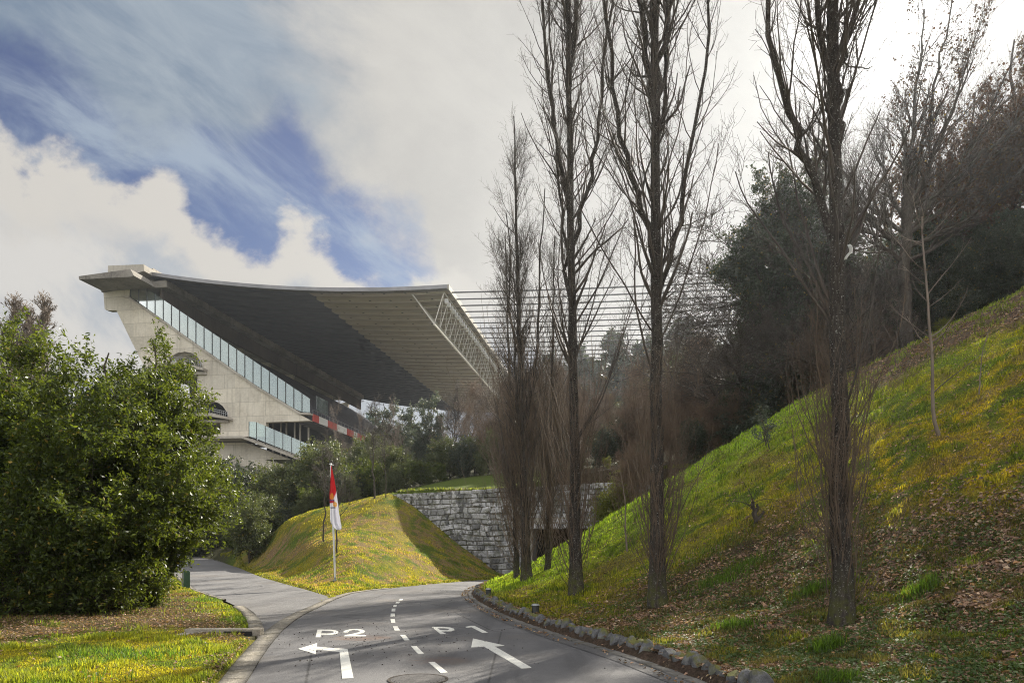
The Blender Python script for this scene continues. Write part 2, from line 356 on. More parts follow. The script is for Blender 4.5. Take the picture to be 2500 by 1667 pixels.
def m_concrete(name, base=(.42, .39, .34), dark=(.24, .215, .18), sc=1., panel=True, streak=True, joints=False):
    m, n = newmat(name); tc = n.node('ShaderNodeTexCoord').outputs['Object']; 
    a = n.noise(tc, .18*sc, 7, .6); b = n.noise(tc, 2.0*sc, 6, .7)
    stv = n.noise(n.mapping(tc, (1, 1, .07)), 1.1*sc, 6, .65)
    c = n.mix(n.ss(a, .3, .7), dark, base)
    c = n.mix(n.ss(b, .35, .7, 0, .5), c, tuple(min(1, x*1.15) for x in base))
    if streak: c = n.mix(n.ss(stv, .52, .72, 0, .55), c, tuple(x*.6 for x in dark))
    h = b
    if panel:
        s = n.node('ShaderNodeSeparateXYZ', {0: tc}).outputs
        z1 = n.m('PINGPONG', n.m('ADD', s[2], n.m('MULTIPLY', b, .03)), 1.5)
        x1 = n.m('PINGPONG', n.m('ADD', s[0], n.m('MULTIPLY', n.m('FLOOR', n.m('DIVIDE', s[2], 3)), 1.7)), 3.0)
        ln = n.m('MINIMUM', z1, x1)
        c = n.mix(n.ss(ln, .09, .03, 0, .4), c, tuple(x*.5 for x in dark))
        blk = n.node('ShaderNodeTexWhiteNoise', {0: n.node('ShaderNodeCombineXYZ', {0: n.m('FLOOR', n.m('DIVIDE', s[0], 6)), 1: n.m('FLOOR', n.m('DIVIDE', s[2], 3)), 2: 0.}).outputs[0]}).outputs[0]
        c = n.mix(1., c, n.mix(blk, (.86, .86, .86), (1.08, 1.07, 1.05)), 'MULTIPLY')
    if joints:
        jr = n.node('ShaderNodeSeparateColor', {0: n.node('ShaderNodeVertexColor', layer_name='Col').outputs[0]}).outputs[0]
        c = n.mix(n.ss(n.m('PINGPONG', jr, .5), .022, .010, 0, .85), c, (.04, .037, .03))
        c = n.mix(1., c, n.mix(n.node('ShaderNodeTexWhiteNoise', {1: n.m('FLOOR', n.m('ADD', jr, .5))}, noise_dimensions='1D').outputs[0], (.72, .72, .72), (1.12, 1.1, 1.06)), 'MULTIPLY')
        c = n.mix(n.ss(n.noise(tc, 2.2, 6, .7), .50, .66, 0, .6), c, (.10, .085, .05))
    p = n.node('ShaderNodeBsdfPrincipled', {'Base Color': c, 'Roughness': .85, 'Specular IOR Level': .3})
    n.put(p.inputs['Normal'], bump(n, h, .03*sc, .6)); finish(n, p.outputs[0]); return m
def m_leaf(name, c1, c2, tr, gloss=.38, trf=.35, spec=.5):
    m, n = newmat(name); g = n.node('ShaderNodeNewGeometry')
    rnd = g.outputs['Random Per Island']; big = n.noise(g.outputs['Position'], .9, 4, .6)
    c = n.mix(rnd, c1, c2); c = n.mix(n.ss(big, .35, .65), n.mix(1., c, (.72, .78, .8), 'MULTIPLY'), c)
    c = n.mix(n.ss(rnd, .965, .985), c, (.34, .24, .05))
    p = n.node('ShaderNodeBsdfPrincipled', {'Base Color': c, 'Roughness': gloss, 'Specular IOR Level': spec})
    t = n.node('ShaderNodeBsdfTranslucent', {0: n.mix(rnd, tr, tuple(x*.6 for x in tr))})
    mx = n.node('ShaderNodeMixShader', {0: trf}); n.l.new(p.outputs[0], mx.inputs[1]); n.l.new(t.outputs[0], mx.inputs[2])
    finish(n, mx.outputs[0]); return m
def m_blade(name='grass_blade', trf=.55):
    m, n = newmat(name); g = n.node('ShaderNodeNewGeometry'); rnd = g.outputs['Random Per Island']
    c = n.node('ShaderNodeVertexColor', layer_name='Col').outputs[0]
    c = n.mix(1., c, n.mix(rnd, (.45, .5, .45), (1.7, 1.6, 1.35)), 'MULTIPLY')
    p = n.node('ShaderNodeBsdfPrincipled', {'Base Color': c, 'Roughness': .55, 'Specular IOR Level': .35})
    t = n.node('ShaderNodeBsdfTranslucent', {0: n.mix(1., c, (2.1, 2.1, 1.1), 'MULTIPLY')})
    mx = n.node('ShaderNodeMixShader', {0: trf}); n.l.new(p.outputs[0], mx.inputs[1]); n.l.new(t.outputs[0], mx.inputs[2])
    finish(n, mx.outputs[0]); return m
def m_bark(name, c1, c2, moss=0., sc=1., lichen=0.):
    m, n = newmat(name); pos = n.node('ShaderNodeTexCoord').outputs['Object']
    a = n.noise(n.mapping(pos, (1, 1, .18)), 26*sc, 6, .7); b = n.noise(pos, 5*sc, 5, .65)
    c = n.mix(n.ss(a, .35, .65), c1, c2); c = n.mix(n.ss(b, .35, .7, 0, .5), c, tuple(x*.55 for x in c1))
    if lichen: c = n.mix(n.ss(n.noise(pos, 34, 4, .6, out=0), .60, .66, 0, lichen), c, (.42, .43, .40))
    if moss:
        s = n.node('ShaderNodeSeparateXYZ', {0: pos}).outputs
        c = n.mix(n.m('MULTIPLY', n.ss(s[2], 1.2, 0., 0, moss), n.ss(b, .4, .6)), c, (.10, .11, .02))
    p = n.node('ShaderNodeBsdfPrincipled', {'Base Color': c, 'Roughness': .9, 'Specular IOR Level': .2})
    n.put(p.inputs['Normal'], bump(n, a, .03, .9)); finish(n, p.outputs[0]); return m
M = {}
M['ground'] = m_ground(); M['asphalt'] = m_asphalt(); M['asphalt2'] = m_asphalt('asphalt_side', (.13, .125, .128), (.19, .185, .185))
M['conc'] = m_concrete('concrete', (.66, .62, .54), (.45, .41, .34)); M['conc_plain'] = m_concrete('concrete_plain', (.46, .43, .38), (.28, .25, .21), panel=False)
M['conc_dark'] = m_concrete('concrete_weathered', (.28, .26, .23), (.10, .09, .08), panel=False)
M['kerb'] = m_concrete('kerb_stone', (.40, .37, .32), (.24, .21, .175), sc=6., panel=False, streak=False)
M['kerbj'] = m_concrete('kerb_stone_laid', (.40, .37, .32), (.24, .21, .175), sc=6., panel=False, streak=False, joints=True)
mp, n = newmat('road_paint'); pos = geo_pos(n); wn = n.noise(pos, 9, 8, .75); w2 = n.noise(pos, 70, 3, .6)
c = n.mix(n.ss(wn, .3, .7), (.60, .59, .54), (.78, .77, .72)); c = n.mix(n.ss(n.m('ADD', n.m('MULTIPLY', wn, .6), n.m('MULTIPLY', w2, .5)), .60, .66, 0, .85), c, (.16, .155, .15))
p = n.node('ShaderNodeBsdfPrincipled', {'Base Color': c, 'Roughness': .65}); finish(n, p.outputs[0]); M['paint'] = mp
M['blade'] = m_blade(); M['litter'] = m_blade('dry_leaf', .2)
M['bark'] = m_bark('poplar_bark', (.030, .026, .023), (.080, .068, .060), .6, lichen=.6)
M['bark2'] = m_bark('dark_bark', (.05, .042, .036), (.10, .085, .07), .0)
M['twig'] = simple('twig_bark', (.058, .046, .038), .75, var=.35, scale=2)
M['twig_brown'] = simple('brown_twig_bark', (.165, .11, .072), .75, var=.35, scale=1.3)
M['shoot'] = simple('shoot_bark', (.115, .082, .057), .75, var=.4, scale=2.)
M['twig_pale'] = simple('pale_twig_bark', (.19, .15, .12), .7, var=.3, scale=1.)
M['leaf_bay'] = m_leaf('glossy_leaf', (.018, .036, .010), (.078, .104, .020), (.32, .40, .03), .46, .29, .32)
M['leaf_olive'] = m_leaf('olive_leaf', (.055, .075, .030), (.14, .155, .065), (.22, .26, .05), .45, .3)
M['leaf_dark'] = m_leaf('dark_leaf', (.024, .038, .024), (.065, .082, .05), (.12, .15, .05), .4, .22)
M['leaf_grey'] = m_leaf('grey_leaf', (.07, .095, .07), (.17, .19, .14), (.18, .22, .10), .4, .25)
M['leaf_brown'] = m_leaf('brown_leaf', (.05, .03, .02), (.12, .065, .035), (.14, .07, .03), .6, .35)
M['leaf_yellow'] = m_leaf('yellowgreen_leaf', (.10, .12, .02), (.22, .22, .04), (.35, .38, .04), .45, .4)
M['white'] = simple('white_metal', (.75, .76, .78), .4, .2, .05); M['grey_metal'] = simple('grey_metal', (.30, .31, .32), .45, .5, .1)
M['dkmetal'] = simple('dark_metal', (.05, .055, .055), .5, .3, .2); M['green_paint'] = simple('green_painted_metal', (.04, .09, .055), .5, .1, .2)
M['steel'] = simple('white_steel', (.62, .60, .56), .5, .2, .12); M['cable'] = simple('cable_sheath', (.10, .10, .11), .5, .3, .2)
M['black'] = simple('shade_black', (.012, .012, .013), .9, 0, .1)  # black stands in for the shade inside tunnel, drain and stand

# ------------------------------------------------------------------ ground
def axis(lo, a, b, hi, st, g=1.12):
    mid = list(np.arange(a, b+1e-6, st)); L = [a]; s = st
    while L[-1] > lo: s *= g; L.append(L[-1]-s)
    Rr = [mid[-1]]; s = st
    while Rr[-1] < hi: s *= g; Rr.append(Rr[-1]+s)
    return np.array(L[::-1][:-1]+mid+Rr[1:])
xs = axis(-1200, -27, 30, 1200, .17, 1.07); ys = axis(-60, 4, 52, 2500, .17, 1.045)
GX, GY = np.meshgrid(xs, ys); GZ = H(GX, GY)
zoneL = PXY([(1330, 1420), (1400, 1390), (1480, 1330), (1560, 1310), (1680, 1235), (1800, 1180), (1950, 1160), (2080, 1160), (2200, 1170), (2352, 1150)])
litterpoly = np.concatenate([zoneL, [(30, 14), (12, 2), (2.2, 5), (2.6, 9), (1.6, 12)]])
toppoly = np.concatenate([PXY([(2352, 745), (2250, 770), (2150, 820), (2050, 880), (1990, 900)]), [(15, 39.5), (30, 44), (60, 40)]])
vergelit = PXY([(430, 1362), (470, 1400), (560, 1440), (560, 1478), (400, 1440), (200, 1450), (0, 1480), (-100, 1400), (300, 1340)])
vl2 = PXY([(575, 1480), (530, 1568), (440, 1640), (500, 1520), (530, 1490)])
tannel = PXY([(870, 1150), (920, 1150), (960, 1240), (900, 1260), (860, 1220)])
bare1 = PXY([(545, 1275), (620, 1250), (700, 1232), (770, 1235), (760, 1262), (650, 1290), (560, 1290)])
def soft(x, y, poly, s):
    i = pip(x, y, poly); d = dline(x, y, np.concatenate([poly, poly[:1]])); return sst(np.where(i, d, -d), -s, s)
def gcol(x, y):
    x = np.asarray(x, float); y = np.asarray(y, float)
    n1 = fbm(x*.35, y*.35); n2 = fbm(x*1.1+40, y*1.1+3); n3 = fbm(x*3.1+7, y*3.1+80, 3)
    green = np.array([.095, .125, .022]); yellow = np.array([.27, .225, .022]); bright = np.array([.30, .40, .05]); lit = np.array([.075, .050, .040]); dirt = np.array([.21, .14, .085]); mulch = np.array([.13, .085, .070])
    mix = lambda a, b, t: a*(1-t[..., None])+b*t[..., None]
    c = np.broadcast_to(green, x.shape+(3,)).copy()
    xe = np.interp(np.clip(y, -8, 39), MR[:, 1][MR[:, 1] < 39.6], MR[:, 0][MR[:, 1] < 39.6])
    onbank = sst(x-xe, .2, .8)*(y < 41)
    # moss and grass, with the sunlit crest painted into the colour
    c = mix(c, yellow, sst(n2*.6+n3*.4, .36, .56)*(.85*onbank*(1-sst(y, 34, 38)*.5)+.80*(1-onbank)*sst(y, 23, 27)*(y < 56)*(y < wall_y(x)+(x < -9)*4)+.75*(1-onbank)*(y < 25)*(x < -2.6)))
    c = mix(c, np.array([.34, .26, .020]), onbank*sst(x-xe, 5, 9)*sst(-y, -32, -24)*sst(n2*.5+n3*.5, .44, .58)*.85)
    c = mix(c, bright, onbank*sst(y, 17, 30)*sst(n1*.5+n3*.5, .34, .52)*.8)  # brighter green towards the crest paints in its sunlit rim
    c = mix(c, dirt, (1-onbank)*sst(n1*.35+n3*.65, .52, .60)*.85*(y > 24)*(y < 50))
    w1 = soft(x, y, litterpoly, 1.2); c = mix(c, lit, np.clip(w1*sst(n2*.4+n3*.6, .30, .56)*.95, 0, 1))
    w2 = soft(x, y, toppoly, 1.0); c = mix(c, mulch, w2*.92)
    c = mix(c, mulch*.9, onbank*sst(n2, .55, .68)*.55*(1-w1))
    for P_, s_, k_ in ((vergelit, .5, .85), (vl2, .2, .8)): c = mix(c, lit*1.1, soft(x, y, P_, s_)*sst(n2*.4+n3*.6, .33, .55)*k_)
    for P_ in (bare1, tannel): c = mix(c, dirt, soft(x, y, P_, 1.2)*sst(n2, .3, .6)*(.85 if P_ is bare1 else .35))
    # thin strip of leaves by the stone edging
    c = mix(c, lit*1.1, (x-xe > -.1)*sst(-(x-xe), -.80, -.45)*.95*(y < 40))
    c = mix(c, lit*.8, (x > 3)*sst(y, 40, 41.5)*(y < 60)*.9)
    # far hillside soil
    far = sst(y, 57, 66)
    c = mix(c, np.array([.05, .045, .028]), far*.9)
    c = mix(c, np.array([.17, .085, .06]), sst(y, 260, 300)*sst(x, -40, 0)*.7)
    return c
GC = gcol(GX, GY)
ny, nx = GX.shape; I = np.arange(ny*nx).reshape(ny, nx)
F = np.stack([I[:-1, :-1], I[:-1, 1:], I[1:, 1:], I[1:, :-1]], -1).reshape(-1, 4)
tag(mk('ground', np.stack([GX, GY, GZ], -1), F, M['ground'], smooth=True, col=GC.reshape(-1, 3)), kind='structure')

def strip(name, A, B, off, mat, cols=8, zf=roadz, side=0., arc=False):
    n = len(A); k = np.linspace(0, 1, cols+1); P = A[:, None]*(1-k[None, :, None])+B[:, None]*k[None, :, None]
    Z = zf(P[..., 0], P[..., 1])+off; V = np.concatenate([P, Z[..., None]], -1).reshape(-1, 3)
    I = np.arange(n*(cols+1)).reshape(n, cols+1); F = np.stack([I[:-1, :-1], I[:-1, 1:], I[1:, 1:], I[1:, :-1]], -1).reshape(-1, 4)
    if side:
        V2 = V.copy(); V2[:, 2] -= side; b = len(V); V = np.concatenate([V, V2])
        e = [np.stack([I[:-1, c], I[1:, c], I[1:, c]+b, I[:-1, c]+b], -1) for c in (0, cols)]
        e += [np.stack([I[r, :-1], I[r, 1:], I[r, 1:]+b, I[r, :-1]+b], -1) for r in (0, n-1)]
        F = np.concatenate([F]+e)
    cl = None
    if arc:
        s_ = np.concatenate([[0], np.cumsum(np.linalg.norm(np.diff(A, axis=0), axis=1))]); cl = np.zeros((len(V), 3)); cl[:n*(cols+1), 0] = np.repeat(s_, cols+1); 
        if side: cl[n*(cols+1):, 0] = np.repeat(s_, cols+1)
    return mk(name, V, F, mat, smooth=False, col=cl)
def offs(P, d):
    T = np.gradient(P, axis=0); T /= np.linalg.norm(T, axis=1)[:, None]+1e-9
    return P+np.stack([T[:, 1], -T[:, 0]], 1)*d
tag(strip('side_road', resample(SL, 90), resample(SR, 90), .0, M['asphalt2'], 10), kind='structure')
tag(strip('main_road', ML, MR, .006, M['asphalt'], 12), kind='structure')
# flush concrete band along the left edge of the main road, kerb stones along the right
yl = ML[:, 1]; a0 = ML[(yl < 31.5)]
tag(strip('kerb', offs(a0, -.17), offs(a0, .17), .022, M['kerbj'], 2, side=.08, arc=True), kind='structure')
MR2 = MR[(MR[:, 1] < 37.5)]
tag(strip('kerb', offs(MR2, -.03), offs(MR2, .25), .03, m_concrete('grey_kerb_stone', (.21, .20, .19), (.12, .115, .105), 6., False, False, True), 2, side=.12, arc=True), kind='structure')
tag(strip('gutter', offs(MR2, -.30), offs(MR2, -.035), .014, m_asphalt('gutter_asphalt', (.08, .078, .08), (.12, .115, .115)), 2), kind='structure')
ks = SL[(SL[:, 1] > 14.2) & (SL[:, 1] < 20.3)]
tag(strip('kerb', offs(ks, -.26), offs(ks, .02), .11, M['kerbj'], 2, side=.2, arc=True), kind='structure')
ks = SL[(SL[:, 1] > 22.5) & (SL[:, 1] < 60)]
tag(strip('kerb', offs(ks, -.14), offs(ks, .02), .07, M['kerbj'], 2, side=.15, arc=True), kind='structure')

tag(mk('added_unseen_pitch', [(-45, 124, 18.3), (70, 124, 18.3), (95, 250, 18.3), (-20, 250, 18.3)], [(0, 1, 2, 3)], simple('pitch_bounce_brown', (.30, .28, .19), .9, var=.1, scale=.1)), kind='structure')  # unseen pitch, added and toned brown to bounce light onto the roof
# ------------------------------------------------------------------ road markings (drawn out on the ground plane)
def zp(x, y): return ((700+x/3.36)/1.06293, (1440+y/3.36)/1.06293)
def gz(x, y): u, v = zp(x, y); return GP(u, v, .012)
def marking(name, polys, label, cat, group=None):
    b = MB()
    for loops in polys:
        L = [[gz(*p) for p in l] for l in loops]
        b.prism(L, lambda p, q, z: (p, q, z), .0, .0145)
    return tag(b.build(name, M['paint']), label, cat, group)
marking('road_arrow', [[[(95, 480), (250, 432), (247, 462), (500, 482), (548, 718), (455, 723), (433, 502), (243, 486), (237, 523)]]], 'white painted arrow bending left on the left lane below the P2', 'road marking')
marking('road_arrow', [[[(1528, 395), (1785, 452), (1705, 459), (2007, 632), (1925, 639), (1618, 459), (1513, 466)]]], 'white painted straight arrow on the right lane below the P1', 'road marking')
def arc(cx, cy, rx, ry, a0, a1, n=14): return [(cx+rx*math.cos(R(a0+(a1-a0)*i/n)), cy-ry*math.sin(R(a0+(a1-a0)*i/n))) for i in range(n+1)]
Pl = [[(252, 322), (330, 322)]+arc(345, 343, 78, 21, 90, -80)+[(280, 363), (276, 384), (236, 384)], [(288, 331), (330, 332)]+arc(345, 343, 42, 11, 85, -85, 8)+[(281, 354)]]
two = [[(460, 345), (474, 331), (515, 320), (572, 317), (622, 322), (643, 333), (634, 346), (602, 357), (548, 367), (652, 367), (650, 377), (466, 377), (480, 367), (556, 353), (594, 343), (602, 334), (583, 327), (547, 325), (515, 331), (500, 345)]]
marking('road_letters', [Pl, two], 'white painted P2 lettering on the left lane', 'road marking')
P1l = [[(1190, 300), (1290, 300)]+[(1340, 304), (1372, 315), (1377, 326), (1350, 334), (1285, 335), (1265, 334), (1304, 355), (1262, 357)], [(1232, 309), (1290, 309), (1325, 315), (1335, 322), (1318, 328), (1260, 326)]]
one = [[(1466, 300), (1505, 291), (1540, 291), (1648, 345), (1606, 347), (1515, 301), (1480, 306)]]
marking('road_letters', [P1l, one], 'white painted P1 lettering skewed on the right lane', 'road marking')
dashes = [[(930, 70), (955, 70), (946, 83), (917, 83)], [(902, 93), (930, 93), (920, 106), (892, 106)], [(878, 121), (905, 121), (899, 134), (872, 134)], [(862, 150), (893, 150), (890, 171), (860, 171)], [(852, 190), (886, 190), (887, 213), (851, 213)],
    [(851, 235), (886, 235), (891, 265), (855, 265)], [(871, 296), (910, 296), (929, 329), (885, 329)], [(928, 365), (971, 365), (1008, 407), (965, 408)], [(1019, 457), (1064, 457), (1126, 518), (1076, 519)], [(1163, 588), (1213, 587), (1322, 673), (1263, 677)]]
side_ = ['nearest the camera, beside the manhole', 'second from the camera, between the two arrow heads', 'third from the camera, just below the lettering', 'fourth from the camera, level with the lettering']
for i, d in enumerate(dashes):
    k = len(dashes)-1-i
    lb = 'white centre line dash '+side_[k] if k < 4 else 'short white centre line dash, number %d counting from the camera' % (k+1)
    marking('road_dash', [[d]], lb, 'road marking', 'dashes of the centre line')
# manhole cover
mx_, my_ = GP(960, 1561)
b = MB(); cov = empty('manhole_cover', (mx_, my_, .008), 'round cast manhole cover in the asphalt near the bottom of the picture', 'manhole')
def ring(b, r0, r1, z0, z1, n=40):
    for k in range(n):
        a, c = 2*math.pi*k/n, 2*math.pi*(k+1)/n
        P = [(r*math.cos(t), r*math.sin(t), z) for z in (z0, z1) for r, t in ((r0, a), (r1, a), (r1, c), (r0, c))]; b.hexa(P)
b.bar((0, 0, 0), (0, 0, .008), .36, 40); 
for k in range(-8, 9):
    h_ = math.sqrt(max(.33**2-(k*.04)**2, 0)); b.box(k*.04-.008, k*.04+.008, -h_, h_, .0075, .013)
b.build('lid', simple('cast_iron', (.09, .085, .085), .6, .4, .3, 12), cov)
b = MB(); ring(b, .365, .40, 0, .010); b.build('frame', M['bark2'], cov)
# loose crumbs on the road
b = MB()
for i in range(380):
    x_, y_ = (random.gauss(-2.9, 1.3), random.gauss(12.8, 1.4)) if i % 3 else (random.uniform(-4, 2), random.uniform(9, 34))
    if not (pip(np.array([x_]), np.array([y_]), pm)[0]): continue
    s_ = random.uniform(.004, .011); b.hexa([(x_+random.uniform(-1, 1)*s_*.3+dx*s_, y_+dy*s_, .007+dz*s_*1.2) for dz in (0, 1) for dx, dy in ((-1, -1), (1, -1), (.8, 1), (-1, .9))])
tag(b.build('road_crumbs', M['bark2']), 'dark crumbs of soil scattered over the asphalt', 'debris', kind='stuff')

# ------------------------------------------------------------------ drain inlet by the left kerb
dr = empty('drain_inlet', (-5.2, 13.55, 0), 'mossy concrete drain inlet where the kerb meets the road band', 'drain')
b = MB(); b.box(-1.35, .16, .10, .32, -.1, .14); b.box(-1.35, -1.12, -.35, .10, -.1, .08); b.build('head_wall', M['kerb'], dr)
b = MB(); b.box(-1.1, .10, -.30, .08, -.05, .012); b.build('channel', m_concrete('mossy_concrete', (.12, .11, .05), (.05, .045, .03), 5, False), dr)
b = MB(); b.box(-.55, .0, .06, .098, .0, .10); b.build('opening_shade', M['black'], dr)

# ------------------------------------------------------------------ stadium stand
DL = Vector((.172, .985, 0)).normalized(); DE = Vector((-.985, .172, 0)).normalized(); OR = Vector((-13.1, 136, 0))
def Sw(t, s, z): p = OR+DE*t+DL*s; return (p.x, p.y, z)
stand = empty('stadium_stand', Sw(40, 0, 0), 'concrete stadium grandstand with a sweeping hanging roof beyond the trees', 'stadium')
SB = Vector(Sw(40, 0, 0))
RT = Matrix(((-DE.x, DL.x, 0), (-DE.y, DL.y, 0), (0, 0, 1)))   # local x = -t, y = s
stand.rotation_euler = (0, 0, math.atan2(-DE.y, -DE.x)); 
def L(t, s, z): return (40-t, s, z)       # local coordinates: x towards the pitch, y along the stand
def E(u, v, s=0.):
    """end-plane coordinates of a direction seen at pixel u, v (2352 px wide picture) at distance s along the stand"""
    x0, y0 = OR.x+DL.x*s, OR.y+DL.y*s; k = (u-CX)/FX
    t = (k*y0-x0)/(DE.x-k*DE.y); y = y0+DE.y*t; return (t, 1.7+(HY-v)/FX*y)
def z1(x, y, s=0.): return E((150+x/2.614)/1.06293, (600+y/2.614)/1.06293, s)
sp = lambda b, loops, a, c: b.prism(loops, lambda p, q, d: L(p, d, q), a, c)
finout = [z1(*p) for p in ((268, 300), (276, 405), (300, 412), (350, 410), (447, 610), (560, 830), (640, 1000), (700, 1215), (1305, 1215), (1305, 1125), (1590, 1115), (1520, 1072), (1240, 905), (810, 605), (430, 335), (440, 262), (600, 245))]
h1 = [z1(*p) for p in ((905, 790), (895, 750), (870, 710), (835, 685), (790, 675), (740, 682), (700, 705), (670, 745), (650, 800), (650, 900), (690, 975), (868, 975), (868, 815), (905, 812))]
h2 = [z1(*p) for p in ((1065, 1095), (1055, 1060), (1030, 1022), (1000, 1000), (970, 992), (900, 1000), (800, 1040), (750, 1100), (745, 1200), (1015, 1200), (1015, 1128), (1065, 1118))]
b = MB(); sp(b, [finout, h1, h2], 0, 1.2); fin = b.build('fin_wall', M['conc'], stand)
for k in range(1, 9):
    c = fin.copy(); COL.objects.link(c); c.location = (0, k*14.5, 0); c.scale = (1, 1, 1)
# floors seen inside the arches
def slab(name, pts, s0, s1, mat=M['conc_plain']):
    b = MB(); sp(b, [[z1(*p, s=s0) for p in pts]], s0, s1); return b.build(name, mat, stand)
slab('floor_slab', [(560, 742), (760, 742), (905, 778), (900, 792), (740, 765), (560, 765)], -1.6, 14)
slab('floor_slab', [(640, 806), (918, 800), (920, 818), (640, 828)], -.5, 14)
slab('floor_slab', [(700, 1068), (960, 1066), (1065, 1092), (1068, 1106), (940, 1085), (700, 1088)], -1.6, 14)
slab('floor_slab', [(700, 1112), (1060, 1110), (1062, 1124), (700, 1128)], -.5, 14)
b = MB(); sp(b, [[z1(620, 640), z1(1000, 980), z1(1080, 1210), z1(640, 1210)]], 10, 10.4); b.build('inner_shade_wall', M['black'], stand)
def rail(name, a, c, s, hgt, nposts, mat, r=.05):
    b = MB(); A = z1(*a, s=s); Cc = z1(*c, s=s)
    for k in range(nposts+1):
        f = k/nposts; t = A[0]+(Cc[0]-A[0])*f; z = A[1]+(Cc[1]-A[1])*f; b.bar(L(t, s, z), L(t, s, z+hgt), r, 5)
    for q in (1., .55): b.bar(L(A[0], s, A[1]+hgt*q), L(Cc[0], s, Cc[1]+hgt*q), r, 5)
    return b.build(name, mat, stand)
rail('railing', (660, 742), (760, 742), -1.4, 1.1, 6, M['grey_metal']); rail('railing', (760, 742), (903, 776), -1.4, 1.1, 10, M['grey_metal'])
rail('railing', (860, 1067), (962, 1067), -1.4, 1.0, 6, M['grey_metal']); rail('railing', (962, 1067), (1060, 1090), -1.4, 1.0, 8, M['grey_metal'])
# lower deck, its soffit wall and pier
b = MB(); s0 = -4.5; sp(b, [[z1(*p, s=s0) for p in ((760, 1218), (1150, 1212), (1470, 1330), (1900, 1500), (1900, 1515), (1460, 1345), (1150, 1226), (760, 1232))]], s0, 3); b.build('lower_deck', M['conc_plain'], stand)
b = MB(); sp(b, [[z1(*p) for p in ((600, 1262), (1180, 1255), (1420, 1345), (1900, 1520), (1900, 1700), (600, 1700))]], -.6, 1.0); b.build('lower_wall', M['conc'], stand)
b = MB(); sp(b, [[z1(*p, s=-5) for p in ((640, 1345), (850, 1340), (930, 1352), (950, 1362), (900, 1368), (640, 1372))]], -5, 0)
sp(b, [[z1(*p, s=-3) for p in ((640, 1372), (900, 1368), (985, 1430), (930, 1480), (640, 1500))]], -3, -.6); b.build('stair_canopy', M['conc_plain'], stand)
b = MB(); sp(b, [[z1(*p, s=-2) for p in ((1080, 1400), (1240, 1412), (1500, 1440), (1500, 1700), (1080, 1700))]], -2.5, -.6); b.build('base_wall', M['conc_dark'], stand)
b = MB()
for k in range(6):
    t, z = z1(1345+k*44+(k%2)*9, 1180+k*20, s=4); b.box(40-t-.10, 40-t+.10, 4, 4.4, z-12, z1(1345, 1118)[1]+1.5, lambda *p: p)
b.build('column_row', M['conc_plain'], stand)
b = MB(); sp(b, [[z1(*p, s=9) for p in ((1310, 1125), (1585, 1125), (1740, 1290), (1740, 1400), (1310, 1400))]], 9, 9.5); b.build('inner_shade_wall', M['black'], stand)
# canopy slab and top beam
b = MB(); sp(b, [[z1(*p, s=-6.5) for p in ((110, 194), (296, 168), (440, 148), (462, 190), (446, 197), (112, 215))]], -6.5, -.02)
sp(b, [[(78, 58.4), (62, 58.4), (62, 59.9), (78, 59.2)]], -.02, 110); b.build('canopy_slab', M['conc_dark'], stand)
zt = 63.1
b = MB(); sp(b, [[z1(*p, s=-3) for p in ((298, 127), (524, 118), (528, 160), (470, 175), (296, 175))]], -3, 1); sp(b, [[(66, zt), (74.5, zt-.3), (74.5, 60), (66, 60)]], 1, 118); b.build('top_beam', M['conc_plain'], stand)
# upper rake: deck with steps, back wall, fascia, seats
tT, zT = 71.0, 56.1; tB, zB = 30.6, 29.9
nr = 38; LEN = 122.
prof = [(tB-1.6, zB-1.5)]
for k in range(nr):
    t = tB+(tT-tB)*k/nr; z = zB+(zT-zB)*k/nr; prof += [(t, z), (t, z+(zT-zB)/nr*.98)]
prof += [(tT, zT), (tT, zT-2.2), (tB+1, zB-1.9)]
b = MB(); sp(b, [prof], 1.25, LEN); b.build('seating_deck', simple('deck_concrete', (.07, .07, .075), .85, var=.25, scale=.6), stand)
b = MB(); xx = 0
for k in range(160):
    x = k*.75; b.box(-.05, .05, x, x+.62, .30, .72); b.box(-.42, .0, x, x+.62, .26, .32)
seatmat = simple('seat_plastic', (.055, .06, .085), .5, var=.3, scale=.3)
sr = b.build('seat_row', seatmat, stand)
for k in range(nr):
    o = sr if k == 0 else sr.copy()
    if k: COL.objects.link(o)
    t = tB+(tT-tB)*(k+.75)/nr; o.location = (40-t, 1.6, zB+(zT-zB)*(k+1)/nr)
b = MB(); sp(b, [[(64.0, 55.0), (64.6, 55.0), (64.6, 60.6), (64.0, 60.6)]], 1.25, 112); b.build('back_wall', m_concrete('brown_concrete', (.11, .085, .062), (.05, .04, .032), panel=False), stand)
b = MB(); b.box(40-64.2, 40-63.7, 0, .6, 60.62, 60.95); fl0 = b.build('wall_light', M['white'], stand); fl0.location = (0, 2, 0)
for k in range(1, 74): c = fl0.copy(); COL.objects.link(c); c.location = (0, 2+k*1.5, 0)
red = simple('red_panel', (.45, .06, .05), .5, var=.12); 
b1, b2, b3 = MB(), MB(), MB(); x = 1.0; i = 0
for wd_ in [2.6, 4.2, 4.6, 5.5, 4, 2.2, 5, 3, 6, 2, 5, 3, 4, 5, 3, 6, 4, 5, 6, 4, 8, 5, 8, 6, 8]:
    b1 = MB(); b1.box(40-tB+1.6, 40-tB+1.85, x, x+wd_-.05, zB-1.2, zB+.3); b1.build('fascia_panel', red if i % 2 == 0 else M['white'], stand); x += wd_; i += 1
b = MB()
for k in range(60): b.bar(L(tB-1.7, 1+k*2, zB+.3), L(tB-1.7, 1+k*2, zB+1.2), .05, 4)
b.bar(L(tB-1.7, 1, zB+1.2), L(tB-1.7, 119, zB+1.2), .06, 5); b.build('railing', M['grey_metal'], stand)
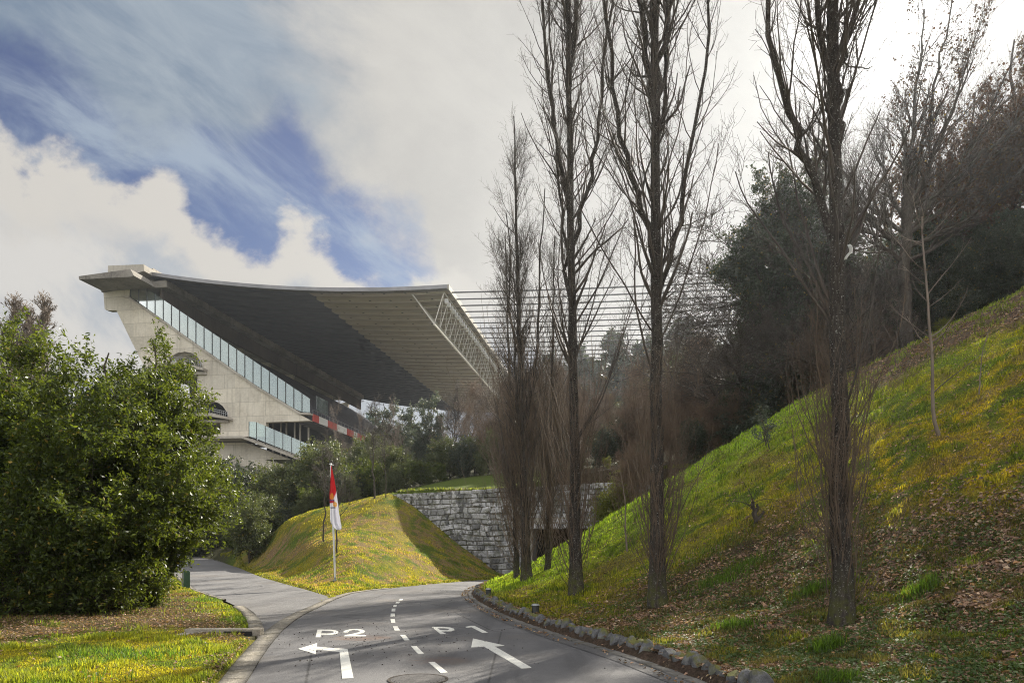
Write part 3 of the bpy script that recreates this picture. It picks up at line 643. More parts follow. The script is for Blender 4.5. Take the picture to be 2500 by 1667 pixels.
# lower tier further down
prof = []
for k in range(24): prof += [(14+k*.9, 8+18+k*.52-12), (14+k*.9, 8+18+(k+1)*.52-12)]
b = MB(); sp(b, [[(36, 26), (14, 13), (14, 11.5), (37, 24)]], 6, LEN); b.build('lower_seating', simple('pale_deck', (.30, .29, .30), .8, var=.2), stand)
b = MB()
for k in range(40): b.box(40-24.2, 40-24.0, 30+k*2.1, 31.6+k*2.1, 21.6, 23)
b.build('hoarding', red, stand)
# raking kerb and glass balustrade
b = MB(); sp(b, [[z1(*p, s=-.35) for p in ((380, 314), (415, 316), (600, 441), (810, 591), (1240, 892), (1522, 1062), (1588, 1066), (1588, 1074), (1518, 1074), (1238, 904), (808, 603), (598, 452), (430, 334), (384, 324))]], -.35, 1.2); b.build('raking_kerb', M['conc_plain'], stand)
mg, n = newmat('balustrade_glass')
gl = n.node('ShaderNodeBsdfGlossy', {0: (.85, .92, .92, 1), 1: .08}); tr_ = n.node('ShaderNodeBsdfTransparent', {0: (.74, .86, .84, 1)}); df = n.node('ShaderNodeBsdfDiffuse', {0: (.36, .44, .45, 1)})
pos = n.node('ShaderNodeTexCoord').outputs['Object']; nz = n.noise(n.mapping(pos, (1, 1, .35)), .55, 4, .6)
fr = n.m('ADD', n.node('ShaderNodeFresnel', {0: 1.5}).outputs[0], .16)
m1 = n.node('ShaderNodeMixShader', {0: n.ss(nz,   .3, .7, .12, .42)}); n.l.new(tr_.outputs[0], m1.inputs[1]); n.l.new(df.outputs[0], m1.inputs[2])
m2 = n.node('ShaderNodeMixShader', {0: fr}); n.l.new(m1.outputs[0], m2.inputs[1]); n.l.new(gl.outputs[0], m2.inputs[2]); finish(n, m2.outputs[0])
def lerp2(pl, x):
    for (x0, y0), (x1, y1) in zip(pl[:-1], pl[1:]):
        if x <= x1 or (x1, y1) == pl[-1]: return y0+(y1-y0)*(x-x0)/(x1-x0)
topl = [(440, 260), (520, 256), (1585, 975), (1626, 990)]; botl = [(440, 322), (600, 438), (810, 588), (1240, 889), (1520, 1058), (1626, 1062)]
N = 22; xs_ = [440+i*(1586-440)/N*1.0 for i in range(N+1)]
xs_ = [440+(1586-440)*(i/N) for i in range(N+1)]
post = None
for i in range(N):
    b = MB(); x0, x1 = xs_[i]+2, xs_[i+1]-1.5
    sp(b, [[z1(x0, lerp2(topl, x0)), z1(x1, lerp2(topl, x1)), z1(x1, lerp2(botl, x1)), z1(x0, lerp2(botl, x0))]], .08, .12); b.build('glass_pane', mg, stand)
    b = MB(); A = z1(xs_[i], lerp2(botl, xs_[i])); B_ = z1(xs_[i], lerp2(topl, xs_[i])); b.box(40-A[0]-.07, 40-A[0]+.07, -.02, .2, A[1], B_[1]+.1); b.build('glass_post', M['dkmetal'], stand)
b = MB(); A = z1(1626, 1050); B_ = z1(1626, 925); b.box(40-A[0]-.02, 40-A[0]+.02, .1, 5.5, A[1], B_[1]-1); b.build('glass_pane', mg, stand)
s0 = -4.2; lt = [(1197, 1120), (1240, 1122), (1560, 1258), (1900, 1400)]; lb = [(1197, 1214), (1250, 1232), (1470, 1318), (1900, 1488)]
xx = [1197, 1245]+[1245+k*56 for k in range(1, 11)]
for i in range(len(xx)-1):
    x0, x1 = xx[i]+1.5, xx[i+1]-1.5; b = MB()
    sp(b, [[z1(x0, lerp2(lt, x0), s=s0), z1(x1, lerp2(lt, x1), s=s0), z1(x1, lerp2(lb, x1), s=s0), z1(x0, lerp2(lb, x0), s=s0)]], s0, s0+.04); b.build('glass_pane', mg, stand)
    b = MB(); A = z1(xx[i], lerp2(lb, xx[i])+4, s=s0); B_ = z1(xx[i], lerp2(lt, xx[i]), s=s0); b.box(40-A[0]-.05, 40-A[0]+.05, s0-.06, s0+.1, A[1]-.3, B_[1]); b.build('glass_post', M['dkmetal'], stand)
b = MB(); rk = lambda t: zB+(t-tB)*(zT-zB)/(tT-tB); sp(b, [[(66, rk(66)+.3), (66, rk(66)+3.4), (44, rk(44)+3.4), (44, rk(44)+.3)]], LEN, LEN+.05); b.build('glass_pane', mg, stand)
# roof
def rz_(t): return 54.4+.004*t+.00160*t*t+.000002*t**3*(t > 50)*0
ts = np.linspace(-.3, 68, 36)
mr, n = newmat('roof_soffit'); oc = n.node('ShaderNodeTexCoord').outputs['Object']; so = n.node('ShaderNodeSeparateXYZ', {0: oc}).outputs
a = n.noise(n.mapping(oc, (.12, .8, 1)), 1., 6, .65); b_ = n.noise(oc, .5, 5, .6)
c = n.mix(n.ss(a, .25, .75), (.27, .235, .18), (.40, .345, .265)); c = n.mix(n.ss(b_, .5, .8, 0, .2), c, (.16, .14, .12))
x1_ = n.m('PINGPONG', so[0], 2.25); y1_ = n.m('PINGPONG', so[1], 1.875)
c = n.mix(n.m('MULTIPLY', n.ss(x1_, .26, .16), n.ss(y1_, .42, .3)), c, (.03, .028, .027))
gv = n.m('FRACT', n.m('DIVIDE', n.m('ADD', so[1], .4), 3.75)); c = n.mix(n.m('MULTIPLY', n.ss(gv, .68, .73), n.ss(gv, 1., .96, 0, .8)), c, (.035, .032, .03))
# shade under the roof over the seats, painted in as dark blue-grey
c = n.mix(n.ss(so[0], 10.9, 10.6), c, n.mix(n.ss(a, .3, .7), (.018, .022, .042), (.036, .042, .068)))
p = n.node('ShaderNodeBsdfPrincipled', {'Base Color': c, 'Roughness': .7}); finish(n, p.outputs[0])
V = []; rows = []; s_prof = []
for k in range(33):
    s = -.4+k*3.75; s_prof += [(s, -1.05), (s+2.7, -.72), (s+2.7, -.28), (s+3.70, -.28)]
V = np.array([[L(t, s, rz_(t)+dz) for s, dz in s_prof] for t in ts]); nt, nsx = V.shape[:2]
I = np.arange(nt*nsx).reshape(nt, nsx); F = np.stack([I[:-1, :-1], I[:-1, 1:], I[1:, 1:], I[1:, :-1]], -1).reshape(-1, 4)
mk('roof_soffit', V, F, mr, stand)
b = MB(); s1 = -.4+33*3.75-.03
sp(b, [[(t, rz_(t)) for t in ts]+[(t, rz_(t)-.28) for t in ts[::-1]]], -.4, s1); b.build('roof_deck', M['conc_plain'], stand)
b = MB(); sp(b, [[(t, rz_(t)+.12) for t in ts]+[(t, rz_(t)-.62) for t in ts[::-1]]], -.62, -.42); b.build('roof_edge', simple('roof_edge_metal', (.20, .20, .21), .4, .5, .2, .3), stand)
b = MB(); sp(b, [[(-.35, rz_(0)+.15), (-.7, rz_(0)+.15), (-.7, rz_(0)-.9), (-.35, rz_(0)-.9)]], -.6, s1); b.build('roof_edge', simple('inner_edge_metal', (.28, .26, .22), .5, .3, .2, .3), stand)
# truss below the inner edge
b = MB(); A = lambda s: L(.6, s, rz_(0)-1.0); B2 = lambda s: L(7.2, s, rz_(7)-1.1); C2 = lambda s: L(2.6, s, rz_(0)-7.3)
step = 3.75
for q, r in ((A, .14), (B2, .14), (C2, .20)): b.bar(q(.4), q(120.4), r, 6)
for k in range(33):
    s = .4+k*step
    for p_, q_ in ((A, C2), (B2, C2), (A, B2)): b.bar(p_(s), q_(s), .09, 5)
    if k < 32:
        for p_, q_ in ((A, C2), (B2, C2)): b.bar(p_(s), q_(s+step), .07, 4)
b.build('roof_truss', M['steel'], stand)
b = MB(); b.box(39.1, 39.7, 0, .8, rz_(0)-2.5, rz_(0)-1.7); fl0 = b.build('floodlight', M['white'], stand); fl0.location = (0, 2, 0)
for k in range(1, 58): c = fl0.copy(); COL.objects.link(c); c.location = (0, 2+k*2, 0)
# cables crossing the open bay to the opposite stand
def cz(t): return 53.85+.045*t+.00030*t*t
b = MB(); tl = np.linspace(-.6, -188, 24)
for t0, t1 in zip(tl[:-1], tl[1:]):
    for dy in (-.18, .18): b.bar((40-t0, dy, cz(t0)), (40-t1, dy, cz(t1)), .085, 5)
for t0 in (-9, -40, -75, -110): b.box(40-t0-.5, 40-t0+.5, -.28, .28, cz(t0)-.1, cz(t0)+.1)
cb_ = b.build('roof_cable', M['cable'], stand); cb_.location = (0, 1.9, 0)
for k in range(1, 33):
    c = cb_.copy(); COL.objects.link(c); c.location = (0, 1.9+k*3.75, 0)
b = MB(); sp(b, [[(-186, 50), (-186, 56), (-196, 58), (-196, 50)]], -2, 124); b.build('anchor_beam', M['conc_plain'], stand)

# ------------------------------------------------------------------ granite retaining wall with the tunnel mouth
wl = empty('granite_retaining_wall', (-8.8, 50, 0), 'high granite block retaining wall with a dark tunnel mouth behind the poplars', 'wall')
wa = math.atan(-.385); wl.rotation_euler = (0, 0, wa)
WL = 22.5; top = lambda x: 5.85+.42*sst(np.array(x), 6, 22)*0+.02*x
V, F, Cc = [], [], []
z = -.6; row = 0
rr = random.Random(8)
while z < 6.6:
    hh = rr.uniform(.30, .50); x = -.3-rr.random()*.4
    while x < WL:
        ww = rr.choice((.35, .5, .6, .75, .9, 1.1))*rr.uniform(.85, 1.15); x0, x1 = x, min(x+ww, WL); za, zb = z, z+hh
        tp = float(top((x0+x1)/2))
        if za > tp-.42: zb = tp; za = min(za, tp-.30)
        in_tun = (x1 > 10.9 and x0 < 16.4 and zb < 3.55)
        if not in_tun and z < tp-.1:
            g = .012; d = rr.uniform(-.02, .06); j = lambda: rr.uniform(-.045, .045)
            q = [(x0+g+j()*.4, za+g+j()*.5), (x1-g+j()*.4, za+g+j()*.5), (x1-g+j()*.4, zb-g+j()*.5), (x0+g+j()*.4, zb-g+j()*.5)]
            bb = len(V); cx_ = (x0+x1)/2; cz_ = (za+zb)/2; shade = rr.random()
            for (px, pz) in q: V.append((px, .10, pz))
            for (px, pz) in q: V.append((cx_+(px-cx_)*.94, -.03-d*.4, cz_+(pz-cz_)*.92))
            for (px, pz) in q: V.append((cx_+(px-cx_)*.72, -.07-d+j()*.4, cz_+(pz-cz_)*.68))
            for k in range(4):
                k2 = (k+1) % 4; F += [(bb+k, bb+k2, bb+4+k2, bb+4+k), (bb+4+k, bb+4+k2, bb+8+k2, bb+8+k)]
            F.append((bb+8, bb+9, bb+10, bb+11)); Cc += [(shade, rr.random(), 0)]*12
        x = x1
        if x >= WL: break
    z += hh; row += 1
ms, n = newmat('granite_blocks'); oc = n.node('ShaderNodeTexCoord').outputs['Object']; vc = n.node('ShaderNodeSeparateColor', {0: n.node('ShaderNodeVertexColor', layer_name='Col').outputs[0]}).outputs
c = n.mix(vc[0], (.17, .17, .175), (.42, .42, .43))
wst = n.noise(n.mapping(oc, (1, 1, .35)), 1.6, 7, .7); c = n.mix(n.ss(wst, .49, .58, 0, .8), c, (.05, .05, .052))
c = n.mix(n.ss(n.noise(oc, 1.1, 7, .72), .5, .58, 0, .75), c, (.60, .60, .63))
so = n.node('ShaderNodeSeparateXYZ', {0: oc}).outputs
c = n.mix(n.m('MULTIPLY', n.ss(n.noise(oc, 3.5, 5, .6), .52, .60), .6), c, (.07, .075, .03))
c = n.mix(n.ss(n.noise(oc, 40, 3, .6), .4, .7, 0, .35), c, (.14, .14, .14))
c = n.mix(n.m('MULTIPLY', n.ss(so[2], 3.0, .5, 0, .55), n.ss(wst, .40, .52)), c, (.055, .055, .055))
p = n.node('ShaderNodeBsdfPrincipled', {'Base Color': c, 'Roughness': .85}); n.put(p.inputs['Normal'], bump(n, n.noise(oc, 9, 6, .7), .05, .9)); finish(n, p.outputs[0])
V = np.array(V); wv = np.clip(V[:, 2]/.8, 0, 1)*np.clip((5.6-V[:, 2])/.8, 0, 1); tu = np.clip(np.abs(V[:, 0]-13.65)-2.8, 0, 1)
V[:, 2] += wv*tu*(.42*(fbm(V[:, 0]*.8, V[:, 2]*.9)-.5)+.25*(fbm(V[:, 0]*2.1+5, V[:, 2]*.9)-.5)); V[:, 0] += wv*tu*.55*(fbm(V[:, 0]*.7+9, V[:, 2]*1.6)-.5)
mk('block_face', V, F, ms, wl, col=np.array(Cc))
b = MB(); b.box(-.3, 10.9, .04, .9, -.8, 5.75); b.box(16.4, WL, .04, .9, -.8, 5.95); b.box(10.9, 16.4, .04, .9, 3.55, 5.9); b.build('wall_core', M['conc_dark'], wl)
b = MB(); b.box(10.75, 16.55, -.08, 1.0, 3.5, 3.95); b.build('lintel', M['conc_dark'], wl)
b = MB(); b.box(10.6, 10.9, .9, 12, -.3, 3.5); b.box(16.4, 16.7, .9, 12, -.3, 3.5); b.box(10.6, 16.7, .9, 12, 3.5, 3.8); b.box(10.6, 16.7, 11.9, 12, -.3, 3.5); b.build('tunnel_shade_lining', M['black'], wl)  # lining coloured black to paint in the tunnel's darkness

# ------------------------------------------------------------------ edging stones along the bank
mst, n = newmat('edging_granite'); oc = n.node('ShaderNodeTexCoord').outputs['Object']; g = n.node('ShaderNodeNewGeometry')
c = n.mix(n.ss(n.noise(oc, 5, 6, .7), .35, .65), (.07, .07, .073), (.17, .17, .175)); c = n.mix(n.ss(n.noise(oc, 60, 3, .6), .45, .65, 0, .5), c, (.07, .07, .075))
nrm = n.node('ShaderNodeSeparateXYZ', {0: g.outputs['Normal']}).outputs
mo = n.m('MULTIPLY', n.ss(nrm[2], .1, .75), n.ss(n.noise(g.outputs['Position'], 3.2, 5, .6), .46, .56)); c = n.mix(mo, c, (.11, .11, .02))
p = n.node('ShaderNodeBsdfPrincipled', {'Base Color': c, 'Roughness': .85}); n.put(p.inputs['Normal'], bump(n, n.noise(oc, 12, 6, .7), .03, .9)); finish(n, p.outputs[0])
import bmesh
stones = []
for k in range(6):
    bm = bmesh.new(); bmesh.ops.create_icosphere(bm, subdivisions=3, radius=1); rk = random.Random(k+30)
    planes = [(Vector((rk.gauss(0, 1), rk.gauss(0, 1), rk.gauss(0, 1))).normalized(), rk.uniform(.45, .75)) for _ in range(9)]
    for v in bm.verts:
        for nn, d in planes:
            e = v.co.dot(nn)-d
            if e > 0: v.co -= nn*e*.93
        v.co = Vector((v.co.x*.185, v.co.y*.14, v.co.z*.20))
    me = bpy.data.meshes.new('edging_stone'); bm.to_mesh(me); bm.free(); me.materials.append(mst); stones.append(me)
line = offs(MR, .36); line = line[(line[:, 1] > 4) & (line[:, 1] < 30)]
seg = np.concatenate([[0], np.cumsum(np.linalg.norm(np.diff(line, axis=0), axis=1))]); s = 0; i = 0
while s < seg[-1]:
    x, y = np.interp(s, seg, line[:, 0]), np.interp(s, seg, line[:, 1]); x2, y2 = np.interp(s+.1, seg, line[:, 0]), np.interp(s+.1, seg, line[:, 1])
    o = bpy.data.objects.new('edging_stone', stones[i % 6]); COL.objects.link(o)
    sc = random.uniform(.8, 1.15); o.scale = (sc*random.uniform(.85, 1.05), sc*.95, sc*random.uniform(.8, 1.15)); x += random.uniform(-.05, .05)
    o.location = (x, y, .085+.04*random.random()); o.rotation_euler = (random.uniform(-.25, .25), R(-28)+random.uniform(-.3, .3), math.atan2(y2-y, x2-x)+random.uniform(-.25, .25)+(math.pi if i % 2 else 0))
    tag(o, 'rough mossy granite stone in the edging row at the foot of the bank', 'edging stone', 'granite stones edging the grass bank'); s += .25*sc+.01; i += 1

# ------------------------------------------------------------------ flagpole, bollards, cabinet, path lights
fx, fy, fz = hit(770, 1333)
ph = (1333-1066)/FX*fy
pole = empty('flagpole', (fx, fy, fz), 'slim white flagpole leaning slightly on the grassy mound', 'flagpole'); pole.rotation_euler = (0, R(-2.2), 0)
b = MB(); b.bar((0, 0, -.05), (0, 0, ph), .045, 12, .032); b.build('mast', M['white'], pole)
b = MB(); b.bar((0, 0, ph), (0, 0, ph+.05), .07, 12, .05); b.bar((0, 0, ph-.03), (.14, 0, ph-.03), .018, 6); b.build('cap', M['white'], pole)
b = MB(); b.bar((0, 0, -.02), (0, 0, .035), .13, 16); b.bar((0, 0, .035), (0, 0, .16), .06, 12, .05); b.build('base_plate', M['grey_metal'], pole)
b = MB(); b.bar((.055, -.03, .9), (.055, -.03, ph-.1), .006, 4); b.box(.03, .07, -.06, -.02, .86, .98); b.build('halyard', M['grey_metal'], pole)
# limp flag: narrow at the top, folds falling, widths traced from its hang (left, right) every step
fl = [(0.0, .02, .05), (.08, -.0, .10), (.2, -.03, .16), (.33, -.06, .20), (.45, -.09, .235), (.55, -.10, .27), (.62, -.11, .30), (.72, -.115, .32), (.82, -.12, .36), (.88, -.09, .37), (.93, -.01, .40), (.97, .09, .40), (1., .20, .34)]
FH = (866-148)/1568*110/110*(340/1568)*0+ (1298-1075)/FX*fy*.66
nW, nHh = 26, 60; V = []; Cl = []
for i in range(nHh+1):
    f = i/nHh; l = np.interp(f, [q[0] for q in fl], [q[1] for q in fl]); r_ = np.interp(f, [q[0] for q in fl], [q[2] for q in fl])
    for j in range(nW+1):
        g_ = j/nW; x = l+(r_-l)*g_; y = -.06+.055*f*math.sin(g_*9+f*2.2)+.03*math.sin(g_*17-f*3)*f
        V.append((x+.01*math.sin(f*11+g_*3), y, ph-.08-f*FH))
        c = (.60, .025, .035) if f < .50+.16*g_*0-.10*(g_-.5)*2*(g_ > .5)+(.06 if g_ < .5 else 0) else (.78, .78, .84)
        # club crest, folded: golden castle shapes on a red-blue shield
        ex, ey = (g_-.30)/.26, (f-.475)/.055
        if ex*ex+ey*ey < 1: c = (.75, .42, .05) if (int(g_*26)+int(f*60)) % 3 else (.62, .10, .06)
        if .53 < f < .57 and g_ < .55: c = (.55, .03, .05) if f > .545-.02*g_ else (.10, .08, .35)
        ex, ey = (g_-.62)/.24, (f-.60)/.042
        if ex*ex+ey*ey < 1: c = (.78, .46, .08) if (int(g_*26)*2+int(f*60)) % 4 else (.75, .7, .6)
        if abs(f-.655) < .006 and .05 < g_ < .6: c = (.12, .12, .2)
        Cl.append(c)
I = np.arange((nHh+1)*(nW+1)).reshape(nHh+1, nW+1); F = np.stack([I[:-1, :-1], I[:-1, 1:], I[1:, 1:], I[1:, :-1]], -1).reshape(-1, 4)
mf, n = newmat('flag_cloth'); c = n.node('ShaderNodeVertexColor', layer_name='Col').outputs[0]; p = n.node('ShaderNodeBsdfPrincipled', {'Base Color': c, 'Roughness': .8}); t_ = n.node('ShaderNodeBsdfTranslucent', {0: c}); mx = n.node('ShaderNodeMixShader', {0: .4}); n.l.new(p.outputs[0], mx.inputs[1]); n.l.new(t_.outputs[0], mx.inputs[2]); finish(n, mx.outputs[0])
flag = mk('flag', np.array(V), F, mf, None, True, np.array(Cl)); flag.location = (fx, fy, fz); flag.rotation_euler = (0, R(-2.2), 0)
sm = flag.modifiers.new('thick', 'SOLIDIFY'); sm.thickness = .004
tag(flag, 'limp red and white flag with a golden crest hanging from the pole', 'flag')
def bollard(u, v, h, label, wide=.085):
    x, y = GR(u, v); z = float(H(np.array([x]), np.array([y]))[0]); o = empty('bollard', (x, y, z), label, 'bollard', 'bollards by the side road')
    b = MB(); b.box(-wide, wide, -.05, .05, -.05, h-.07); b.prism([[(wide*math.cos(R(a)), h-.07+.07*math.sin(R(a))) for a in range(0, 181, 20)]], lambda p, q, d: (p, d, q), -.05, .05); b.build('post', M['green_paint'], o)
    b = MB(); b.box(-wide-.02, wide+.02, -.07, .07, -.04, .03); b.build('foot', M['grey_metal'], o); o.rotation_euler = (0, 0, .4)
    return o
bollard(425, 1352, .80, 'dark green bollard nearer the shrubs of the close pair', .07); bollard(432, 1357, .82, 'dark green bollard on the road side of the close pair', .075)
x, y = GR(419, 1352); o = empty('marker_post', (x, y, Hs(x, y)), 'thin pale marker post left of the two green bollards', 'post'); b = MB(); b.bar((0, 0, -.05), (0, 0, .82), .022, 8); b.build('shaft', M['grey_metal'], o); b = MB(); b.bar((0, 0, .82), (0, 0, .86), .03, 8, .02); b.build('cap', M['white'], o)
x, y = GR(423, 1299); z = Hs(x, y)
o = empty('utility_cabinet', (x, y, z), 'grey metal utility cabinet at the far left side of the road', 'cabinet'); b = MB(); b.box(-.42, .42, -.25, .25, .08, 1.12); b.build('body', M['grey_metal'], o)
b = MB(); b.box(-.39, -.01, -.275, -.252, .14, 1.06); b.box(.01, .39, -.275, -.252, .14, 1.06); b.build('door', simple('cabinet_door', (.38, .42, .46), .4, .3), o); b = MB(); b.box(-.46, .46, -.3, .29, 1.12, 1.17); b.box(-.44, .44, -.27, .27, -.1, .08); b.build('plinth_and_top', M['dkmetal'], o)
x, y = GR(411, 1300); o = empty('sign_post', (x-.1, y, z), 'tall white post with a box beside the cabinet, half hidden by leaves', 'post'); b = MB(); b.bar((0, 0, -.1), (0, 0, 3.0), .05, 8); b.build('shaft', M['white'], o); b = MB(); b.box(-.45, .12, -.1, .1, 1.9, 2.9); b.build('box', M['white'], o)
for u, v, lb in ((1230, 1408, 'small dark square path light on the mossy bank nearer the camera'), (1122, 1366, 'small dark path light at the far tip of the bank')):
    x, y, z = hit(u, v); o = empty('path_light', (x, y, z), lb, 'path light', 'small path lights on the bank'); o.rotation_euler = (0, 0, .5)
    b = MB(); b.bar((0, 0, -.08), (0, 0, .20), .095, 14); b.build('housing', M['dkmetal'], o); b = MB(); b.bar((0, 0, .20), (0, 0, .24), .11, 14, .08); b.build('lid', M['grey_metal'], o)

# ------------------------------------------------------------------ branch growing
def nrmz(a): return a/(np.linalg.norm(a, axis=-1, keepdims=True)+1e-9)
def tubes(P, Rd, S=4):
    N_, K = P.shape[:2]; T = nrmz(np.gradient(P, axis=1)) if K > 2 else nrmz(np.repeat(P[:, 1:]-P[:, :1], 2, 1))
    main = nrmz(P[:, -1]-P[:, 0]); ref = np.where(np.abs(main[:, 2:3]) > .8, [[1., 0, 0]], [[0, 0, 1.]])
    A = nrmz(np.cross(T, ref[:, None])); B = np.cross(T, A); a = np.arange(S)*2*np.pi/S
    V = P[:, :, None]+Rd[:, :, None, None]*(A[:, :, None]*np.cos(a)[None, None, :, None]+B[:, :, None]*np.sin(a)[None, None, :, None])
    I = np.arange(N_*K*S).reshape(N_, K, S); J = np.roll(I, -1, axis=2)
    F = np.stack([I[:, :-1], J[:, :-1], J[:, 1:], I[:, 1:]], -1).reshape(-1, 4)
    return V.reshape(-1, 3), F
def join(*vf):
    V, F, o = [], [], 0
    for v, f in vf: V.append(v); F.append(f+o); o += len(v)
    return np.concatenate(V), np.concatenate(F)
def grow(P, Rd, n, g, t0, t1, ln, ang, up=.1, K=6, wig=.12, rf=.5, rmin=.004, tp=1., rmax=9, lnt=None, upv=(0, 0, 1), radial=False):
    N_, K0 = P.shape[:2]; idx = np.repeat(np.arange(N_), n); M_ = len(idx)
    t = t0+(t1-t0)*g.random(M_)**tp; f = t*(K0-1); i = np.minimum(f.astype(int), K0-2); fr = (f-i)[:, None]
    p = P[idx, i]*(1-fr)+P[idx, i+1]*fr; tan = nrmz(P[idx, i+1]-P[idx, i]); r = Rd[idx, i]*(1-fr[:, 0])+Rd[idx, i+1]*fr[:, 0]
    rv = g.normal(size=(M_, 3)); perp = nrmz(rv-tan*(rv*tan).sum(1, keepdims=True)); a = R(ang[0])+(R(ang[1])-R(ang[0]))*g.random(M_)
    d = tan*np.cos(a)[:, None]+perp*np.sin(a)[:, None]
    plen = np.linalg.norm(np.diff(P, axis=1), axis=2).sum(1)[idx]
    Ln = (ln[0]+(ln[1]-ln[0])*g.random(M_))*(plen if lnt is None else 1.)
    if lnt is not None: Ln = Ln*lnt(t)
    out = np.zeros((M_, K, 3)); out[:, 0] = p; upv = np.array(upv, float)
    for k in range(1, K):
        d = nrmz(d+upv*up+g.normal(size=(M_, 3))*wig); out[:, k] = out[:, k-1]+d*(Ln/(K-1))[:, None]
    r0 = np.clip(r*rf, rmin, rmax)*(.7+.5*g.random(M_)); rad = r0[:, None]*np.linspace(1, .35, K)[None]; rad = np.maximum(rad, rmin*.6)
    return out, rad
def path(pts, r0, r1, K=14, seed=0, wob=.05, pw=1.):
    g = np.random.default_rng(seed); pts = np.array(pts, float); s = np.linspace(0, 1, len(pts)); q = np.linspace(0, 1, K)
    P = np.stack([np.interp(q, s, pts[:, i]) for i in range(3)], 1); 
    for _ in range(2): P[1:-1] = (P[:-2]+2*P[1:-1]+P[2:])/4
    P[1:-1] += g.normal(size=(K-2, 3))*wob*[1, 1, .2]; rad = r0+(r1-r0)*q**pw; return P[None], rad[None]
def leaves(P, size, g, asp=2.3, flat=.0, droop=0.):
    n = len(P); d = nrmz(g.normal(size=(n, 3))+[0, 0, -droop]); r = g.normal(size=(n, 3))+[0, 0, flat*3]; u = nrmz(np.cross(d, r)); nn = np.cross(u, d)
    sz = (size*(.45+1.1*g.random(n)))[:, None]; w_ = sz/asp*(.8+.5*g.random((n, 1)))
    V = np.stack([P-d*sz*.5, P+u*w_*.5+nn*w_*.18, P+d*sz*.5, P-u*w_*.5+nn*w_*.18], 1).reshape(-1, 3)
    return V, np.arange(n*4).reshape(n, 4)
def along(P, n, g, t0=.2, t1=1.02, jit=.05):
    N_, K0 = P.shape[:2]; idx = g.integers(0, N_, n); f = (t0+(t1-t0)*g.random(n))*(K0-1); i = np.clip(f.astype(int), 0, K0-2); fr = (f-i)[:, None]
    return P[idx, i]*(1-fr)+P[idx, i+1]*fr+g.normal(size=(n, 3))*jit

# ------------------------------------------------------------------ poplars on the bank
def poplar(base, Ht, r0, seed, label, n1=30, crown=1.5, suck=120, forks=(), lean=0., low=.10, limbang=(18, 42), suckh=(1.2, 4.5), dens=1., sr=.55):
    g = np.random.default_rng(seed); x, y, z = base; root = empty('poplar_tree', (x, y, z-.05), label, 'tree', 'bare poplars in a row on the bank')
    T, TR = path([(0, 0, 0), (lean*.3, 0, Ht*.3), (lean*.7, 0, Ht*.65), (lean, 0, Ht)], r0, .02, 26, seed, .014, .8)
    TR[0, 0] *= 1.35; TR[0, 1] *= 1.05
    fk = [path([(fx_*.0+lean*f0, 0, Ht*f0), (fx_*.55, fy_*.5, Ht*(f0+(f1-f0)*.35)), (fx_, fy_, Ht*f1)], r0*rr_, .02, 18, seed+9+i, .05) for i, (f0, f1, fx_, fy_, rr_) in enumerate(forks)]
    tv, tf = join(tubes(T, TR, 10), *[tubes(p, r, 7) for p, r in fk]); mk('trunk', tv, tf, M['bark'], root, True)
    # limbs: near-vertical, longer low down
    L1, R1 = grow(T, TR, n1, g, low, .9, (.9, 1.4), limbang, .085, 12, .07, .22, .010, lnt=lambda t: crown*3.0*(1.15-t), rmax=.032)
    parts = [(L1, R1)]
    for p, r in fk: parts.append((p, r)); 
    allP = [(L1, R1, 7)]+[(p, r, 26) for p, r in fk]+[(T, TR, 46)]
    tw = [tubes(L1, R1, 5)]; end = []
    for P_, R_, k in allP:
        if P_.shape[1] < 20 and P_.shape[0] == 1 or P_ is T: t0_ = .25 if P_ is T else .1
        else: t0_ = .12
        L2, R2 = grow(P_, R_, max(1, int(k*dens)), g, t0_, .97, (.5, 1.25) if len(P_) > 1 else (.9, 1.9), (20, 50), .12, 8, .10, .34, .0055, lnt=lambda t: 1.0*crown*(1.2-.6*t))
        tw.append(tubes(L2, R2, 4)); end.append((L2, R2))
    for P_, R_ in end:
        L3, R3 = grow(P_, R_, 7, g, .1, 1., (.22, .62), (20, 58), .12, 5, .14, .5, .0036, lnt=lambda t: crown*.62+0*t); tw.append(tubes(L3, R3, 3))
        L4, R4 = grow(L3, R3, 2, g, .2, 1., (.08, .25), (25, 60), .10, 3, .14, .7, .0028, lnt=lambda t: 1.0+0*t); tw.append(tubes(L4, R4, 3))
    v, f = join(*tw); mk('branches', v, f, M['twig'], root)
    # brushy shoots round the foot
    if suck:
        S1, Q1 = grow(T, TR, suck, g, .0, suckh[1]/Ht*.75, (.6, 1.), (14, 52), .27, 11, .11, .2, .005, lnt=lambda t: suckh[0]+(suckh[1]-suckh[0])*sr+0*t, rmax=.011)
        S2, Q2 = grow(S1, Q1, 10, g, .15, 1., (.25, .7), (14, 46), .22, 6, .13, .5, .0028, lnt=lambda t: .95+0*t)
        S3, Q3 = grow(S2, Q2, 2, g, .3, 1., (.12, .3), (20, 45), .10, 3, .12, .6, .0026, lnt=lambda t: 1.+0*t)
        v, f = join(tubes(S1, Q1, 4), tubes(S2, Q2, 3), tubes(S3, Q3, 3)); mk('shoots', v, f, M['shoot'], root)
    return root
b1_ = hit(1323, 1362); b2_ = hit(1510, 1388); b3_ = hit(1932, 1432); b0_ = hit(1210, 1334)
poplar(b3_, 23, .165, 3, 'nearest bare poplar on the right, with the sun behind its trunk', 24, 1.1, 85, forks=((.27, .60, -1.7, .3, .45), (.33, .75, -1.0, -.3, .35), (.36, .7, .9, .2, .3)), lean=-.3, suckh=(1.2, 4.6), dens=1.6, low=.16, sr=.45)
